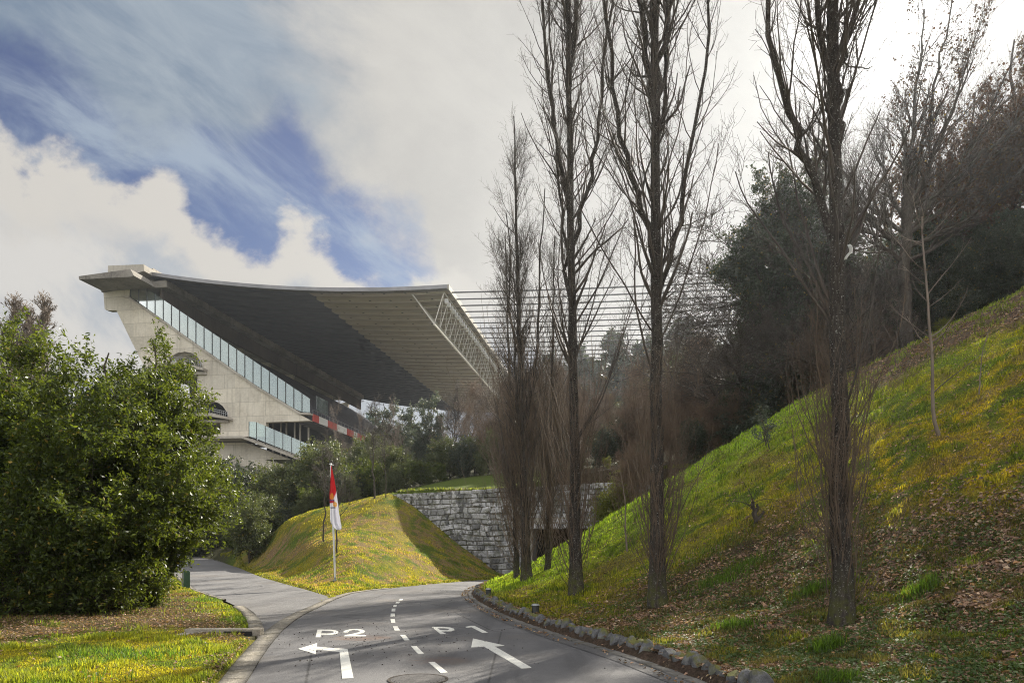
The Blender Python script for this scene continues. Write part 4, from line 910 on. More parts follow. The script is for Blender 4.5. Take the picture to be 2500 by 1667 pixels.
poplar(b2_, 27, .175, 12, 'tall thick bare poplar with heavy forking limbs, second from the right', 26, 1.45, 95, forks=((.28, .66, -1.7, .2, .45), (.24, .62, 1.5, .3, .36), (.42, .75, .8, -.3, .45), (.38, .8, -.9, -.2, .4), (.34, .8, .5, .5, .3)), lean=-.1, suckh=(1.3, 5.0), dens=1.6, low=.16)
poplar(b1_, 27, .19, 25, 'tall slender bare poplar between the thick one and the leftmost one', 28, 1.4, 95, forks=((.40, .85, -1.5, .2, .42), (.36, .8, 1.3, -.3, .38), (.55, .97, .35, .2, .45), (.3, .7, -.9, .2, .3)), lean=-.35, suckh=(2, 6.5), dens=1.7, low=.18)
poplar(b0_, 23.2*b0_[1]/34, .21, 31, 'leftmost bare poplar with a dense narrow crown beside the tunnel mouth', 44, 1.15, 150, forks=((.25, .8, -.8, .2, .4), (.3, .85, .7, .2, .4)), lean=-.5, suckh=(3, 8.5), dens=1.5)
bx = hit(1188, 1331); poplar((bx[0], bx[1]+.6, bx[2]), 14.5, .13, 41, 'lower brushy poplar pressed against the left side of the leftmost tall one', 24, 1.2, 120, lean=-.5, suckh=(3, 8), dens=.9)
bx = hit(1262, 1318); poplar((bx[0], bx[1]+1.5, Hs(bx[0], bx[1]+1.5)), 13.5, .12, 44, 'brushy poplar standing in front of the dark tunnel mouth', 20, 1.3, 140, lean=.3, suckh=(3, 8), dens=.8)

# ------------------------------------------------------------------ generic trees
def bare_tree(seed, Ht=8., spread=1., r0=.12, n=(7, 8, 8, 4), mat='twig', up=.08, low=.25, fine=.004, ang=(30, 65), K=8):
    g = np.random.default_rng(seed)
    T, TR = path([(0, 0, -.3), (.1, 0, Ht*.3), (-.1, .1, Ht*.6), (.1, 0, Ht*.92)], r0, r0*.12, 14, seed, Ht*.012)
    A, AR = grow(T, TR, n[0], g, low, .98, (.35, .6), ang, up, K, .10, .6, .012, lnt=lambda t: Ht*spread*(1.15-.75*t))
    B, BR = grow(A, AR, n[1], g, .15, 1., (.4, .7), (25, 55), up, 6, .13, .6, fine*1.8, lnt=None)
    D_, DR = grow(B, BR, n[2], g, .15, 1., (.35, .7), (25, 60), up*.6, 5, .16, .6, fine*1.2, lnt=None)
    E_, ER = grow(D_, DR, n[3], g, .2, 1., (.3, .6), (25, 60), up*.4, 3, .18, .7, fine, lnt=None)
    return (join(tubes(T, TR, 8), tubes(A, AR, 6)), join(tubes(B, BR, 4), tubes(D_, DR, 3), tubes(E_, ER, 3)), (B, D_, E_))
def leafy(seed, Ht, crown_r, nl, size, base_h=.15, spread=.42, asp=2.3, clumps=26, ox=0., r0=.14, mat='leaf_bay'):
    """trunk, limbs and a crown of leaf sprays gathered in uneven clumps"""
    g = np.random.default_rng(seed)
    T, TR = path([(ox, 0, -.3), (ox*.8+.1, 0, Ht*.35), (-.1, 0, Ht*.7), (0, 0, Ht*.9)], r0, r0*.2, 12, seed, Ht*.01)
    cz0 = Ht*(base_h+(1-base_h)*.5); hz = Ht*(1-base_h)*.5
    # clump centres fill an ellipsoid, more at the shell
    q = nrmz(g.normal(size=(clumps, 3)))*(g.random((clumps, 1))**.35)*.82; cc = q*[crown_r, crown_r, hz]+[0, 0, cz0]
    cr = crown_r*spread*(.7+.6*g.random(clumps))
    # limbs reaching every clump
    t = np.clip((cc[:, 2]-cr*.6)/Ht*.7, .1, .85); f = t*11; i = f.astype(int); st = T[0, i]
    K = 7; k = np.linspace(0, 1, K)[None, :, None]; LP = st[:, None]*(1-k)+cc[:, None]*k; LP[:, 1:-1, 2] += 0; LP[:, 1:-1] += g.normal(size=(clumps, K-2, 3))*crown_r*.03; LR = np.linspace(r0*.35, r0*.08, K)[None].repeat(clumps, 0)
    B, BR = grow(LP, LR, 12, g, .35, 1., (.7, 1.1), (20, 80), .05, 6, .15, .6, r0*.03, lnt=lambda t: crown_r*spread*1.05+0*t)
    D_, DR = grow(B, BR, 7, g, .2, 1., (.3, .6), (25, 65), .06, 4, .15, .6, r0*.02, lnt=lambda t: crown_r*spread*.9+0*t)
    lp = along(D_, nl, g, .05, 1.05, size*.5)
    lv, lf = leaves(lp, np.full(nl, size), g, asp, .15)
    return join(tubes(T, TR, 8), tubes(LP, LR, 5), tubes(B, BR, 3), tubes(D_, DR, 3)), (lv, lf)
def plant(name, loc, wood, leaf, wm, lm, label, group=None, cat='tree'):
    root = empty(name, loc, label, cat, group); mk('trunk', wood[0], wood[1], M[wm], root, True)
    if leaf is not None: mk('crown', leaf[0], leaf[1], M[lm], root)
    return root

# big evergreens on the left verge
def at(u, D): x = (u-CX)/FX*D; return x, D
for (u, D, topv, cr, nl, seed, sz, bh, lb) in (
        (250, 18.0, 745, 2.6, 95000, 71, .105, -.12, 'glossy evergreen tree whose dark trunk stands at the edge of the leaf litter'),
        (75, 18.5, 728, 2.8, 105000, 72, .11, -.12, 'largest glossy evergreen tree filling the left edge of the picture'),
        (-120, 17.5, 755, 2.6, 50000, 75, .11, -.12, 'glossy evergreen tree cut off by the left edge of the picture'),
        (355, 19.5, 730, 1.55, 55000, 73, .10, .12, 'slender evergreen tree rising in front of the concrete end wall'),
        (325, 19.3, 1040, 1.1, 34000, 76, .095, -.15, 'low evergreen shrub at the road side of the big evergreens'),
        (170, 17.0, 1130, 1.5, 30000, 77, .10, -.15, 'low evergreen shrub in front of the middle evergreen'),
        (30, 16.6, 1100, 1.6, 30000, 78, .10, -.15, 'low evergreen shrub at the left picture edge in front of the largest evergreen'),
        (402, 20.5, 1010, 1.75, 42000, 74, .10, .34, 'drooping evergreen bough reaching over the side road')):
    x, y = at(u, D); z = Hs(x, y); Ht = 1.7+(HY-topv)/FX*D-z
    wd, lf = leafy(seed, Ht, cr, int(nl*1.25), sz, bh, .50, 3.0, 46, ox=-.95 if u == 402 else 0., r0=.09)
    plant('evergreen_tree', (x, y, z), wd, lf, 'bark2', 'leaf_bay', lb, 'evergreens on the left verge')

# prototypes for the middle distance
protos = {}
def proto(key, *a):
    root = plant(*a); protos[key] = [root, False]; return root
def put(key, x, y, h, w_=1., rz=None, label=None, zoff=0.):
    root, used = protos[key]; z = Hs(x, y)+zoff; s = h/PH[key]
    rz = random.uniform(0, 6.28) if rz is None else rz
    if not used: protos[key][1] = True; root.location = (x, y, z); root.rotation_euler = (0, 0, rz); root.scale = (s*w_, s*w_, s); o = root
    else: o = dup(root, (x, y, z), rz, (s*w_, s*w_, s))
    o['label'] = label or o['label']; return o
PH = {}
def addleafy(key, name, seed, H_, cr, nl, sz, bh, lm, group, asp=2.2, clumps=24, spread=.4):
    wd, lf = leafy(seed, H_, cr, nl, sz, bh, spread, asp, clumps, r0=H_*.018); PH[key] = H_; proto(key, name, (0, 0, 0), wd, lf, 'bark2', lm, 'x', group)
addleafy('olive', 'evergreen_shrub', 81, 5., 2.6, 26000, .13, .0, 'leaf_olive', 'evergreen shrubs below the stand')
addleafy('dark', 'evergreen_shrub', 82, 5., 2.8, 22000, .15, .0, 'leaf_dark', 'evergreen shrubs below the stand')
addleafy('green', 'evergreen_shrub', 83, 5., 2.7, 24000, .14, .0, 'leaf_bay', 'evergreen shrubs below the stand')
addleafy('grey', 'evergreen_tree', 84, 9., 2.2, 24000, .16, .05, 'leaf_grey', 'trees between the wall and the stand')
addleafy('euca', 'eucalyptus_tree', 85, 22., 4.5, 9000, .7, .45, 'leaf_dark', 'eucalyptus trees on the far ridge', clumps=16, spread=.32)
addleafy('yell', 'evergreen_shrub', 86, 4., 2.0, 12000, .12, .0, 'leaf_yellow', 'yellowish shrubs behind the bank')
addleafy('oak', 'brown_leaved_tree', 87, 12., 3.2, 12000, .15, .2, 'leaf_brown', 'dark wood above the bank', 1.6, 20, .34)
addleafy('wood', 'dark_evergreen_tree', 88, 9., 3.6, 85000, .15, -.08, 'leaf_dark', 'dark wood above the bank', 1.8, 34)
def addbare(key, name, seed, H_, spread, r0, n, mat, group, fine, up=.08, ang=(30, 60), low=.2):
    t, c, _ = bare_tree(seed, H_, spread, r0, n, mat, up, low, fine, ang); PH[key] = H_; root = empty(name, (0, 0, 0), 'x', 'tree', group)
    mk('trunk', t[0], t[1], M['bark2' if mat == 'twig' else mat], root, True); mk('crown', c[0], c[1], M[mat], root); protos[key] = [root, False]
addbare('bareA', 'bare_tree', 91, 9., .75, .11, (16, 9, 7, 4), 'twig_brown', 'bare trees between the wall and the stand', .006, .10, (20, 50))
addbare('bareB', 'bare_tree', 92, 9., .6, .12, (18, 10, 7, 3), 'twig', 'bare trees between the wall and the stand', .008, .14, (20, 45))
addbare('bareC', 'bare_tree', 93, 7., .8, .09, (14, 8, 6, 3), 'twig_pale', 'bare trees between the wall and the stand', .006, .06, (25, 60), .05)
addbare('young', 'young_bare_tree', 94, 6., .55, .07, (13, 7, 6, 3), 'twig', 'young bare trees on the mound', .0045, .08, (35, 60), .35)
addbare('brush', 'bare_shrub', 95, 4.5, .9, .05, (30, 9, 7, 4), 'twig_brown', 'bare brushwood behind the wall', .006, .12, (15, 55), .0)
def PT(key, u, D, topv, w_, label, zoff=0.):
    x, y = at(u, D); z = Hs(x, y); h = 1.7+(HY-topv)/FX*D-z; return put(key, x, y, max(h, 1.), w_, None, label, zoff)
L_ = lambda *a: PT(*a)
# shrubs along the side road and below the stand
L_('olive', 590, 57, 1128, 1.10, 'grey-green rounded shrub where the side road bends behind the mound')
L_('olive', 572, 52.5, 1138, .85, 'broad olive shrub nearest the bend of the side road'); L_('green', 535, 60, 1180, .9, 'green shrub at the left foot of the grey-green rounded shrub')
L_('dark', 500, 84, 1055, 1.0, 'dark pine-like shrub in front of the curved concrete canopy')
L_('dark', 440, 88, 1100, 1.1, 'dark shrub at the foot of the concrete base, leftmost')
L_('dark', 575, 78, 1072, 1.1, 'dark shrub just right of the base wall of the stand')
L_('green', 640, 74, 1085, 1.1, 'deep green shrub between the dark ones and the olive mass')
L_('olive', 700, 70, 1012, .85, 'tall olive-green tree under the lower glass balustrade')
L_('olive', 775, 68, 1008, .9, 'broad olive-green tree left of the bare tree on the crest')
L_('green', 715, 60, 1108, .8, 'bright green topped shrub left of the flag')
L_('dark', 660, 62, 1150, .9, 'dark shrub against the left slope of the mound')
L_('dark', 790, 61, 1075, .9, 'dark shrub behind the flag')
L_('olive', 850, 66, 1020, .8, 'olive shrub at the back of the two crest trees')
L_('olive', 800, 59, 1085, .8, 'olive shrub with bare twigs right behind the flag'); L_('olive', 700, 58, 1125, .9, 'olive shrub on the left shoulder of the mound'); L_('olive', 620, 66, 1090, 1., 'olive shrub in front of the lower concrete wall')
L_('grey', 985, 84, 882, .80, 'tall pointed grey-green tree in front of the roof, right of centre')
L_('grey', 945, 86, 915, .9, 'grey-green tree closing the gap under the far roof corner'); L_('grey', 880, 82, 905, 1.05, 'broad grey-green tree below the far corner of the seating')
L_('grey', 925, 78, 960, .85, 'low grey-green tree between the two taller ones')
L_('dark', 1065, 62, 1012, .75, 'dark rounded bush above the left part of the granite wall')
L_('olive', 1120, 60, 985, .65, 'olive bush above the granite wall, left of the poplars')
L_('olive', 1010, 66, 1040, .7, 'low olive bush behind the grass strip'); L_('dark', 940, 68, 1050, .8, 'low dark bush behind the grass strip')
L_('bareC', 770, 88, 940, .45, 'thin bare tree in front of the red and white fascia')
L_('bareC', 825, 80, 955, .45, 'thin bare tree right of the fascia corner')
L_('bareC', 905, 74, 935, .6, 'brown bare tree in front of the broad grey-green one')
L_('bareB', 1045, 80, 868, .9, 'bare tree under the lower roof corner'); L_('bareB', 1100, 84, 860, .9, 'bare tree right of the lower roof corner')
L_('bareA', 1150, 76, 872, 1.0, 'reddish bare tree behind the leftmost poplar'); L_('bareC', 1020, 68, 960, .9, 'low reddish bare tree behind the grass strip')
L_('bareA', 1225, 72, 858, 1.0, 'reddish bare tree between the first two tall poplars'); L_('bareB', 1290, 90, 800, .9, 'bare tree seen behind the slender poplar')
L_('bareA', 1340, 66, 900, 1.0, 'reddish bare tree right of the slender poplar'); L_('brush', 1250, 60, 960, 1.3, 'brown brushwood above the tunnel mouth'); L_('brush', 1180, 60, 980, 1.3, 'brown brushwood above the wall behind the leftmost poplar')
L_('dark', 1378, 56, 985, .9, 'dark bush on top of the wall beside the thick poplar'); L_('brush', 1420, 52, 1040, 1., 'brown brushwood at the right end of the wall'); L_('dark', 1440, 60, 960, .9, 'dark bush behind the thick poplar')
L_('yell', 1395, 49, 1085, .7, 'yellow-green shrub on the wall top left of the thick poplar'); L_('brush', 1450, 41.5, 1040, 1.1, 'brushwood in front of the right end of the granite wall'); L_('yell', 1415, 43, 1085, .8, 'yellow-green shrub in front of the right end of the granite wall'); L_('yell', 1600, 50, 985, .9, 'yellowish shrub right of the thick poplar, behind the bank')
L_('grey', 1695, 47, 895, .55, 'grey-blue leaved shrub at the edge of the bank'); L_('bareA', 1480, 66, 830, 1.1, 'reddish bare tree behind the thick poplar'); L_('bareA', 1570, 64, 790, 1.1, 'reddish bare tree right of the thick poplar')
L_('olive', 1535, 90, 800, .8, 'olive tree on the rise behind the bare trees'); L_('bareA', 1640, 58, 770, 1.1, 'reddish bare tree left of the leaning trunk'); L_('bareB', 1700, 55, 740, 1.1, 'bare tree just left of the leaning trunk')
L_('brush', 1520, 54, 960, 1.2, 'brown brushwood behind the edge of the bank'); L_('brush', 1650, 50, 930, 1.1, 'brushwood beside the grey-blue shrub'); L_('brush', 1740, 47, 870, 1.0, 'brushwood under the leaning trunk'); L_('yell', 1760, 45, 850, .8, 'small yellow-green shrub at the top of the bank edge'); L_('oak', 1600, 70, 800, .9, 'brown-leaved tree on the rise')
for i, (u, D, tv) in enumerate(((1440, 175, 722), (1565, 170, 716), (1345, 190, 768), (1285, 200, 790), (1500, 185, 775), (1620, 165, 740), (1225, 210, 815), (1390, 195, 800), (1690, 160, 735))):
    L_('euca', u, D, tv, random.uniform(.8, 1.05), 'eucalyptus crown on the far ridge, %s' % ('left of the thick poplar trunk', 'right of the thick poplar trunk', 'beside the slender poplar trunk', 'left of the slender poplar trunk', 'lower one behind the thick poplar', 'rightmost but one, above the reddish trees', 'leftmost, behind the first poplar', 'between the slender and the thick poplar', 'rightmost, behind the spreading twigs')[i])
for i, (u, D, tv, ky, w__) in enumerate(((860, 72, 990, 'olive', 1.), (905, 66, 1020, 'olive', 1.2), (965, 62, 1050, 'green', 1.2), (1035, 64, 1000, 'olive', 1.2), (1075, 74, 885, 'bareA', 1.1), (1090, 64, 1000, 'olive', 1.3), (1120, 72, 900, 'bareC', 1.),
        (1145, 63, 960, 'brush', 1.4), (1185, 72, 885, 'bareA', 1.1), (1215, 64, 930, 'brush', 1.4), (1260, 70, 880, 'bareC', 1.), (1300, 62, 950, 'brush', 1.4), (1320, 74, 870, 'bareA', 1.1), (1370, 68, 880, 'bareC', 1.), (1400, 64, 900, 'bareA', 1.1), (1445, 70, 850, 'bareA', 1.1), (1470, 58, 930, 'brush', 1.4), (1520, 68, 820, 'bareC', 1.), (1560, 58, 900, 'brush', 1.4), (1600, 62, 830, 'bareA', 1.), (1660, 56, 840, 'brush', 1.4), (760, 66, 1020, 'olive', 1.1), (830, 62, 1050, 'green', 1.1), (650, 68, 1060, 'olive', 1.1), (1010, 60, 1060, 'green', 1.), (900, 60, 1065, 'olive', .8), (1180, 57, 1030, 'olive', 1.), (1330, 55, 1030, 'olive', .9), (1280, 58, 1010, 'dark', 1.))):
    x, y = at(u, D); z = Hs(x, y); o = put(ky, x, y, max(1.5, 1.7+(HY-tv)/FX*D-z), w__, None, 'winter shrub or small tree in the thicket above the granite wall'); o['group'] = 'thicket above the granite wall'
for i, (u, D, tv, w__) in enumerate(((2200, 44, 600, 1.1), (2115, 43, 560, 1.), (2108, 45, 470, .8), (2310, 42, 560, 1.1), (2020, 46, 700, 1.), (2400, 37, 540, 1.1), (2260, 38.5, 520, 1.1), (2150, 39, 600, 1.1), (1990, 42, 700, 1.1))):
    x, y = at(u, D); z = Hs(x, y); o = put('wood', x, y, 1.7+(HY-tv)/FX*D-z, w__, None, 'dark evergreen deep in the wood above the bank'); o['group'] = 'evergreens deep in the wood above the bank'
for i, (u, D, tv, ky, w__) in enumerate(((1490, 46, 1010, 'dark', 1.1), (1540, 45, 985, 'brush', 1.3), (1590, 45, 960, 'dark', 1.0), (1640, 44.5, 930, 'brush', 1.3), (1690, 44.5, 905, 'brush', 1.2), (1735, 44.5, 850, 'dark', 1.1), (1785, 44, 820, 'brush', 1.3), (1830, 44, 780, 'dark', 1.1), (1880, 43, 760, 'brush', 1.2), (1560, 49, 900, 'bareA', 1.), (1650, 49, 860, 'bareC', 1.), (1750, 49, 800, 'bareA', 1.), (1850, 46, 740, 'bareA', 1.))):
    x, y = at(u, D); z = Hs(x, y); o = put(ky, x, y, max(1.5, 1.7+(HY-tv)/FX*D-z), w__, None, 'brush or bare tree just behind the grassy edge of the bank'); o['group'] = 'brush just behind the edge of the bank'
for i in range(26):   # scrub filling the slope behind
    u = 1160+i*27+random.uniform(-12, 12); D = random.uniform(80, 125); x, y = at(u, D)
    put(random.choice(('bareA', 'bareB', 'olive', 'bareA')), x, y, random.uniform(8, 12), 1., None, 'brownish tree of the scrub on the slope behind the poplars')['group'] = 'scrub trees on the slope behind the poplars'
for i in range(22):
    u = 460+i*24+random.uniform(-10, 10); D = random.uniform(92, 118); x, y = at(u, D)
    put(random.choice(('dark', 'olive', 'green', 'olive')), x, y, random.uniform(5, 7.5), 1.1, None, 'low bush on the slope at the foot of the stand')['group'] = 'low bushes at the foot of the stand'
# two young trees by the flag and two on the crest
for u, v, hgt, w_, lb in ((745, 1243, 6.0, .8, 'young bare tree just left of the flag'), (776, 1268, 5.6, .8, 'young bare tree with a dark bent trunk behind the flagpole'), (858, 1145, 7.2, .85, 'pale bare tree on the crest of the mound, left of the wall'), (885, 1142, 5.6, .7, 'smaller dark bare tree on the crest beside the pale one')):
    x, y, z = hit(u, v); put('young', x, y, hgt, w_, None, lb)
# bare poplar tops at the far left
addbare('farpop', 'bare_poplar', 96, 20., .26, .22, (60, 9, 6, 3), 'twig_pale', 'bare poplar tops beyond the evergreens', .022, .25, (15, 30), .2)
for u, D, tv, lb in ((30, 70, 668, 'bare poplar top at the far left edge'), (62, 72, 690, 'middle bare poplar top of the far three'), (100, 70, 665, 'rightmost bare poplar top of the far three')): L_('farpop', u, D, tv, 1.0, lb)

# ------------------------------------------------------------------ wood above the bank
# round cork oak with a leaning trunk
x, y = at(1862, 44); z = Hs(x, y); g = np.random.default_rng(120)  # oak
T, TR = path([(0, 0, -.5), (-.3, 0, 1.6), (-1.2, 0, 2.9), (-2.6, .2, 4.2), (-2.4, .3, 7)], .48, .16, 16, 5, .06)
T2, TR2 = path([(-.3, 0, 1.6), (.4, .2, 4), (.3, .4, 8), (-.6, 0, 13)], .36, .1, 16, 6, .08)
cen = (-1.2, 0, 11.2); nb = 60; q = nrmz(g.normal(size=(nb, 3)))*(.55+.45*g.random((nb, 1))); cc = q*[5.0, 4.2, 5.8]+cen
K = 8; k = np.linspace(0, 1, K)[None, :, None]; st = np.where(g.random((nb, 1)) < .4, T[0, 12], T2[0, 8])
LP = st[:, None]*(1-k)+cc[:, None]*k; LP[:, 1:-1] += g.normal(size=(nb, K-2, 3))*.22; LR = np.linspace(.11, .03, K)[None].repeat(nb, 0)
B, BR = grow(LP, LR, 10, g, .3, 1., (.8, 1.8), (20, 70), .05, 6, .15, .5, .012, lnt=lambda t: 1.+0*t); D_, DR = grow(B, BR, 8, g, .2, 1., (.4, .9), (25, 65), .03, 4, .15, .6, .008, lnt=lambda t: 1.+0*t)
lp = along(D_, 210000, g, .1, 1.05, .14); lp = lp[(lp[:, 2] > 9.5+1.8*g.random(len(lp))) | (g.random(len(lp)) < .28)]
plant('cork_oak', (x, y, z), join(tubes(T, TR, 10), tubes(T2, TR2, 9), tubes(LP, LR, 5), tubes(B, BR, 3), tubes(D_, DR, 3)), leaves(lp, np.full(len(lp), .15), g, 1.6, .2), 'bark2', 'leaf_dark', 'round-crowned dark evergreen oak with a leaning trunk left of the nearest poplar')
# large bare oak fanning out
x, y = at(2085, 37); z = Hs(x, y); g = np.random.default_rng(131)
T, TR = path([(0, 0, -.5), (-.2, 0, 3), (0, .1, 6), (-.1, 0, 8.4)], .34, .24, 12, 5, .05)
ends = [(-4.8, 0, 10.8), (-3.2, 1, 10.6), (-1.8, 0, 10.9), (-.5, -.5, 12.0), (1.2, .5, 19), (2.4, 0, 19), (4, .5, 17.5), (5.8, 0, 16), (7.5, .6, 14.5), (8, -.5, 12.2), (6.5, .5, 10.8), (-5.5, .5, 12.5), (-5, -.5, 10), (4.8, -.6, 13.5), (3.2, -.5, 15.5), (8.8, 0, 16.5)]
K = 14; k = np.linspace(0, 1, K)[None, :, None]; en = np.array(ends, float); st = T[0, [7, 8, 9, 11, 11, 10, 9, 8, 8, 7, 6, 7, 6, 9, 10, 10]]
LP = st[:, None]*(1-k)+en[:, None]*k; bend = np.sin(np.pi*k[..., 0])[..., None]; LP = LP+bend*np.array([[[0, 0, -.7]]])*np.abs(en[:, None, :1])*.2+g.normal(size=LP.shape)*.10*bend; LR = np.linspace(.13, .03, K)[None].repeat(len(en), 0)
B, BR = grow(LP, LR, 18, g, .12, 1., (1.6, 3.4), (18, 50), .09, 8, .09, .5, .014, lnt=lambda t: 1.1-.4*t); D_, DR = grow(B, BR, 11, g, .15, 1., (.6, 1.5), (20, 50), .08, 6, .12, .55, .009, lnt=lambda t: 1.+0*t); E_, ER = grow(D_, DR, 3, g, .2, 1., (.3, .7), (20, 50), .05, 3, .12, .7, .007, lnt=lambda t: 1.+0*t)
lp = along(D_, 9000, g, .6, 1.05, .05); lp = lp[lp[:, 0] > -1]
root = plant('bare_oak', (x, y, z), join(tubes(T, TR, 10), tubes(LP, LR, 6)), None, 'bark2', None, 'large bare oak fanning its limbs out below the sun')
v, f = join(tubes(B, BR, 4), tubes(D_, DR, 3), tubes(E_, ER, 3)); mk('crown', v, f, M['twig'], root); v, f = leaves(lp, np.full(len(lp), .13), g, 1.6); mk('dry_leaves', v, f, M['leaf_brown'], root)
# spreading twiggy tree left of the oak
addbare('spread', 'spreading_bare_tree', 97, 9., .85, .16, (22, 12, 9, 4), 'twig', 'dark wood above the bank', .008, .02, (45, 85), .15)
L_('spread', 1700, 46, 500, 1.1, 'widely spreading bare tree over the edge of the bank'); L_('spread', 1900, 41, 520, 1.1, 'twiggy bare tree behind the nearest poplar')
L_('wood', 1960, 45, 560, 1.0, 'dark evergreen between the cork oak and the bare oak'); L_('wood', 2150, 42, 520, .9, 'dark evergreen mass behind the large bare oak'); L_('wood', 2270, 40, 480, .95, 'dark evergreen mass at the right, upper edge of the bank'); L_('wood', 2390, 39, 420, 1., 'dark evergreen cut off by the right edge of the picture')
L_('wood', 2210, 37.5, 560, 1., 'low dark evergreen at the top of the leaf litter'); L_('wood', 2330, 36.5, 500, 1., 'low dark evergreen at the right end of the leaf litter'); L_('wood', 2080, 40, 640, 1., 'low dark evergreen round the foot of the bare oak'); L_('wood', 1905, 47, 700, 1., 'low dark evergreen beside the leaning trunk')
L_('oak', 2330, 44, 20, .65, 'tall brown-leaved tree at the upper right corner'); L_('oak', 2240, 47, 150, .6, 'brown-leaved tree left of the tallest one'); L_('oak', 2430, 40, -40, .7, 'brown-leaved tree cut off by the right edge'); L_('oak', 2150, 50, 250, .8, 'brown-leaved tree behind the bare oak')
L_('yell', 2165, 36.5, 800, .9, 'yellow-green shrub at the foot of the dark wood'); L_('brush', 1940, 39.5, 790, 1.1, 'brushwood under the bare oak'); L_('brush', 2040, 38.5, 760, 1.1, 'brushwood right of the nearest poplar')
for i, (u, D, tv) in enumerate(((1985, 38, 640), (2060, 37.5, 640), (1930, 40, 660))): L_('bareC', u, D, tv, .7, ('pale wand-like bare tree close right of the nearest poplar', 'pale wand-like bare tree under the bare oak', 'pale wand-like bare tree behind the nearest poplar')[i])
# saplings on the bank
def sapling(u, v, pts, r, nb_, seed, label, lnb=(.6, 1.4), mat='twig_pale', ang=(40, 70)):
    x, y, z = hit(u, v); k = y/FX; P_ = [((a-u)*k, 0, (v-b_)*k) for a, b_ in pts]; g = np.random.default_rng(seed)
    root = empty('sapling', (x, y, z-.03), label, 'sapling', 'thin saplings on the bank'); T, TR = path(P_, r, r*.25, 14, seed, .01)
    mk('stem', *tubes(T, TR, 7), M[mat], root, True)
    B, BR = grow(T, TR, nb_, g, .3, .97, lnb, ang, .04, 7, .08, .5, .005, lnt=lambda t: 1.1-.5*t); D_, DR = grow(B, BR, 3, g, .3, 1., (.2, .5), (20, 50), .05, 4, .1, .6, .0035, lnt=lambda t: 1+0*t)
    v_, f_ = join(tubes(B, BR, 4), tubes(D_, DR, 3)); mk('twigs', v_, f_, M[mat], root); return root
sapling(2158, 1000, [(2158, 1000), (2142, 960), (2143, 850), (2132, 700), (2120, 560), (2118, 495)], .055, 16, 7, 'tall thin sapling with a curved foot high on the bank', (1.0, 2.4))
sapling(2249, 905, [(2249, 905), (2252, 850), (2256, 800), (2270, 760)], .02, 3, 8, 'very thin short sapling near the upper right of the bank', (.3, .6))
sapling(1441, 1265, [(1441, 1265), (1436, 1220), (1437, 1150), (1425, 1080)], .04, 7, 9, 'short stake-like sapling between the two middle poplars', (.4, .9))
sapling(1768, 1030, [(1768, 1030), (1760, 1000), (1752, 960), (1738, 935)], .02, 5, 10, 'tiny dark sapling near the edge of the bank', (.4, .8), 'twig')
x, y, z = hit(1757, 1022); g = np.random.default_rng(3); root = empty('bush', (x, y, z), 'small blue-green leafed bush near the edge of the bank', 'bush'); T, TR = path([(0, 0, -.1), (0, 0, .5), (-.1, 0, 1.1)], .03, .01, 8, 3, .02); B, BR = grow(T, TR, 22, g, .1, 1, (.35, .7), (25, 60), .1, 5, .1, .5, .005, lnt=lambda t: 1+0*t)
mk('trunk', *join(tubes(T, TR, 5), tubes(B, BR, 3)), M['twig'], root); mk('crown', *leaves(along(B, 900, g, .3, 1.05, .05), np.full(900, .085), g), M['leaf_grey'], root)
# stump of a cut shrub
x, y, z = hit(1737, 1200); o = empty('tree_stump', (x, y, z-.03), 'small forked brown stump on the grassy bank', 'stump')
T1, R1_ = path([(0, 0, 0), (-.02, 0, .25), (-.10, 0, .42), (-.09, 0, .62)], .085, .05, 8, 3, .012); T2, R2_ = path([(0, 0, .05), (.12, 0, .2), (.20, .02, .36)], .06, .03, 8, 4, .012); T3, R3_ = path([(-.03, 0, .3), (.05, 0, .45), (.04, 0, .55)], .045, .03, 8, 5, .01)
mk('stump_wood', *join(tubes(T1, R1_, 8), tubes(T2, R2_, 7), tubes(T3, R3_, 6)), M['bark2'], o, True)
g = np.random.default_rng(5); B, BR = grow(T1, R1_, 5, g, .5, 1., (.6, 1.5), (50, 85), .0, 8, .09, .2, .004, lnt=lambda t: 1+0*t); mk('shoots', *tubes(B, BR, 4), M['twig'], o)
# torn white plastic caught in the nearest poplar
k = b3_[1]/FX; px, pz = b3_[0]+(1941-1932)*k, b3_[2]+(1432-585)*k
V = []; nq = 9
for i in range(nq):
    f = i/(nq-1)
    for j in range(4): V.append((px+(j/3-.5)*.06*(1-.6*abs(f-.4))+.05*math.sin(f*5), b3_[1]-.12+.03*math.sin(j*2+f*7), pz+.11-f*.24))
F = [(i*4+j, i*4+j+1, i*4+j+5, i*4+j+4) for i in range(nq-1) for j in range(3)]
o = mk('plastic_scrap', np.array(V), F, simple('white_plastic', (.8, .8, .8), .5), None, True); md = o.modifiers.new('thick', 'SOLIDIFY'); md.thickness = .003
tag(o, 'torn scrap of white plastic caught in the nearest poplar', 'plastic scrap')

